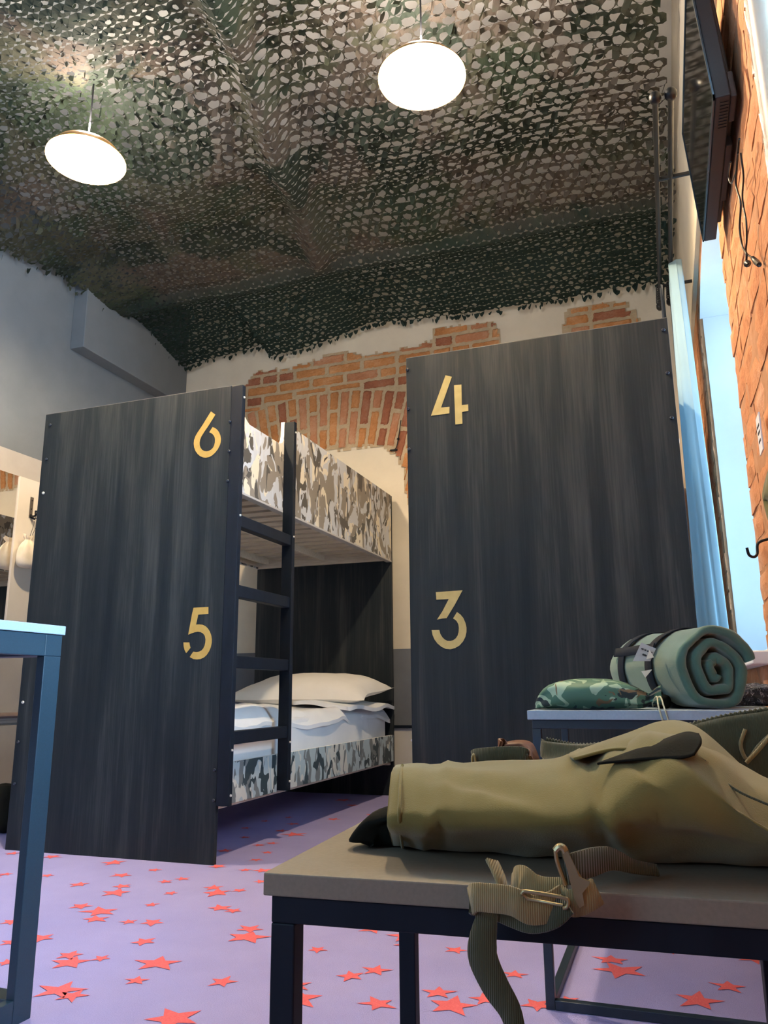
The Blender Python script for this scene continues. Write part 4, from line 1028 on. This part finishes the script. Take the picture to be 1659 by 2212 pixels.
# straps and buckle hanging over the front edge
F = .672
zdir = [np.array([0, 0, 1.])]
ribbon([BP(1420, 1880, .76), BP(1370, 1872, .74), BP(1320, 1855, .72), BP(1280, 1862, .70), BP(1245, 1872, .675), BP(1222, 1880, .665)], [np.array([0, .5, .6]), np.array([0, .5, .6]), np.array([0, .3, 1.]), np.array([0, .2, 1.]), np.array([0, .1, 1.]), np.array([0, .1, 1.])], [.010, .012, .018, .022, .022, .022], .0014).obj('strap', M_OLIVE_D, t, smooth=True)
ribbon([BP(1290, 1925, .668), BP(1270, 1938, .662), BP(1243, 1950, .660), BP(1228, 1948, .662), BP(1215, 1935, .668)], [np.array([-.35, 0, 1.])]*5, .020, .0022).obj('strap', M_WEB, t, smooth=True)
ribbon([BP(1220, 1940, .664), BP(1190, 1958, .655), BP(1150, 1966, .650), BP(1120, 1952, .648), BP(1095, 1944, .650), BP(1060, 1940, .652), BP(1028, 1938, .654), BP(1018, 1946, .660)], [np.array([-.05, .1, 1.])]*8, .021, .0016).obj('strap', M_WEB, t, smooth=True)
ribbon([BP(1018, 1946, .660), BP(1024, 1952, .668), BP(1070, 1962, .672), BP(1110, 1978, .668), BP(1150, 1990, .660), BP(1195, 1980, .652), BP(1226, 1952, .652)], [np.array([0, .5, .8])]*7, .018, .0014).obj('strap', M_OLIVE_D, t, smooth=True)
ribbon([BP(1225, 1925, .672), BP(1180, 1924, .674), BP(1150, 1915, .676), BP(1128, 1898, .680), BP(1115, 1900, .684), BP(1108, 1912, .690)], [np.array([.2, .2, 1.])]*6, .020, .0016).obj('strap', M_WEB, t, smooth=True)
ribbon([BP(1062, 1858, .69), BP(1072, 1878, .685), BP(1082, 1902, .68), BP(1088, 1925, .68)], [np.array([.25, .97, 0])]*4, .014, .0014).obj('strap', M_WEB, t, smooth=True)
ribbon([BP(1055, 1970, .668), BP(1050, 1990, .664), BP(1042, 2040, .660), BP(1045, 2075, .658), BP(1070, 2130, .655), BP(1100, 2180, .652), BP(1118, 2235, .650)], [np.array([1., .15, .1]), np.array([1., .1, .1]), np.array([1., .1, .15]), np.array([1., .0, .3]), np.array([1., 0, .35]), np.array([1., 0, .3]), np.array([1., 0, .2])], [.016, .018, .023, .024, .022, .018, .014], .0014).obj('strap', M_OLIVE_D, t, smooth=True)
# metal hook buckle
hk = MB()
hk.tube(cat([BP(1200, 1838, .660), BP(1208, 1830, .660), BP(1218, 1834, .660), BP(1226, 1856, .660), BP(1238, 1880, .660), BP(1250, 1900, .660)], 6), .0030, 10)
hk.tube(cat([BP(1200, 1838, .664), BP(1204, 1862, .664), BP(1214, 1890, .664), BP(1222, 1912, .664)], 6), .0018, 8)
hk.poly([BP(1216, 1846, .656), BP(1226, 1838, .656), BP(1252, 1895, .656), BP(1275, 1905, .656), BP(1272, 1912, .656), BP(1258, 1930, .656), BP(1262, 1955, .656), BP(1252, 1962, .656), BP(1240, 1940, .656), BP(1234, 1915, .656), BP(1228, 1890, .656)], (0, .0022, 0))
hk.obj('hook_buckle', M_BRASS, t, smooth=False)
sb = MB(); loop = [BP(1127, 1932, .645), BP(1131, 1926, .645), BP(1140, 1926, .645), BP(1180, 1932, .645), BP(1220, 1940, .645), BP(1228, 1948, .645), BP(1224, 1960, .645), BP(1216, 1962, .645)]
sb.tube(cat(loop, 6), .0015, 8).tube([BP(1129, 1932, .646), BP(1140, 1942, .646), BP(1216, 1956, .646)], .0012, 8)
sb.obj('slide_buckle', M_BRASS, t, smooth=True)

# ------------------------------------------------------------------ left wall things
struct(MB().box((XL, 2.70, .95), (XL+.004, 3.30, 1.816)).obj('wall_mirror_backing', M_FRAME)) if False else None
tag(MB().box((XL+.0005, 2.65, .93), (XL+.006, 3.300, 1.816)).obj('wall_mirror', M_MIRROR), 'frameless mirror on the left wall reflecting camouflage boards and brick', 'mirror')
tag(MB().box((XL+.0005, 3.302, .93), (XL+.014, 3.90, 1.816)).obj('hook_board', M_PALE, bevel=.001), 'pale board on the left wall beside the mirror, holding a hook rail', 'board')
t = thing('coat_hook', 'slim steel hook plate with black double hook on the pale board', 'hook', (XL+.014, 3.40, 1.60))
MB().box((0, -.012, -.005), (.004, .012, .115)).obj('plate', mat('brushed_steel', (.22, .20, .18), .4, .8), t, bevel=.001)
MB().tube(cat([(0.002, 0, .01), (.02, -.005, 0), (.045, -.01, .0), (.055, -.012, .015)], 6), .006, 8).tube([(.055, -.012, .008), (.055, -.012, .028)], [.010, .010], 10).tube([(.002, .004, -.002), (.022, .012, -.012), (.03, .014, -.006)], .006, 8).obj('hook', M_IRON, t, smooth=True)
for zz in (.095, .045): MB().lathe([(.004, 0), (.003, .002), (0, .0025)], (0, 0, 0), 10, 0, Matrix.Rotation(PI/2, 3, 'Y')).obj('screw', M_IRON, t, loc=(.0042, 0, zz))
cb = np.array([XL+.075, 3.345, 1.29]); t = thing('cotton_bag', 'small cream cotton drawstring bag hanging from the hook on the left wall', 'bag', tuple(cb))
P = []
for (z, rx, ry) in [(0, .012, .02), (.006, .035, .055), (.03, .045, .068), (.07, .045, .070), (.11, .036, .060), (.14, .022, .042), (.155, .012, .022), (.162, .011, .020), (.172, .020, .034), (.185, .022, .036)]:
    P.append([(rx*math.cos(a)*(1+.10*math.sin(7*a)*(z/.1)), ry*math.sin(a)*(1+.10*math.sin(7*a+1)*(z/.1)), z+.006*math.sin(3*a)*(z > .17)) for a in np.linspace(0, 2*PI, 42, endpoint=False)])
mb = MB().grid(P, closed_v=True); mb.f.append(tuple(reversed(range(42)))); mb.m.append(0); mb.obj('bag_body', M_CANVAS_W, t, smooth=True, sub=1)
MB().tube([(0, .0, .16), (-.008, .030, .24), (-.006, .045, .315)], .0013, 6).tube([(.003, .006, .16), (-.004, .050, .25), (-.006, .048, .315)], .0013, 6).obj('string', M_INK, t)
# black bag with brass ring on the floor behind the bunk
bb = np.array([-2.92, 2.98, .0]); t = thing('black_bag', 'black bag with a brass ring on the floor left of the bunk beds', 'bag', tuple(bb))
s = soft_box((-.14, -.10, .001), (.10, .12, .20), .06, 12); s.v = [tuple(np.array(p)+np.array(noise.noise_vector(Vector(p)*10))*.012*np.array([1, 1, min(1, p[2]/.03)])) for p in s.v]
s.obj('bag_body', M_BLK_CLOTH, t, smooth=True)
MB().tube([(-.02+.022*math.cos(a), -.112, .125+.028*math.sin(a)) for a in np.linspace(0, 2*PI, 25)], .004, 8, caps=False).obj('ring', M_GOLDRING, t, smooth=True)
# iron nail with wire on the exposed arch
p = at(860, 948, 'y', YB-.025); q = at(852, 972, 'y', YB-.022)
tag(MB().tube(cat([(p[0]+.02, YB-.02, p[2]+.13), (p[0]+.004, YB-.024, p[2]+.02), tuple(p), (p[0]-.012, YB-.022, p[2]-.05), tuple(q)], 6), .003, 6).tube([tuple(p), (p[0]+.006, YB-.03, p[2]-.008)], [.010, .006], 8).tube([(q[0]-.03, YB-.022, q[2]), (q[0]+.02, YB-.02, q[2])], .006, 8).obj('wall_wire', M_IRON, smooth=True), 'twisted dark wire with a nail fixed in the exposed brick arch', 'wire')
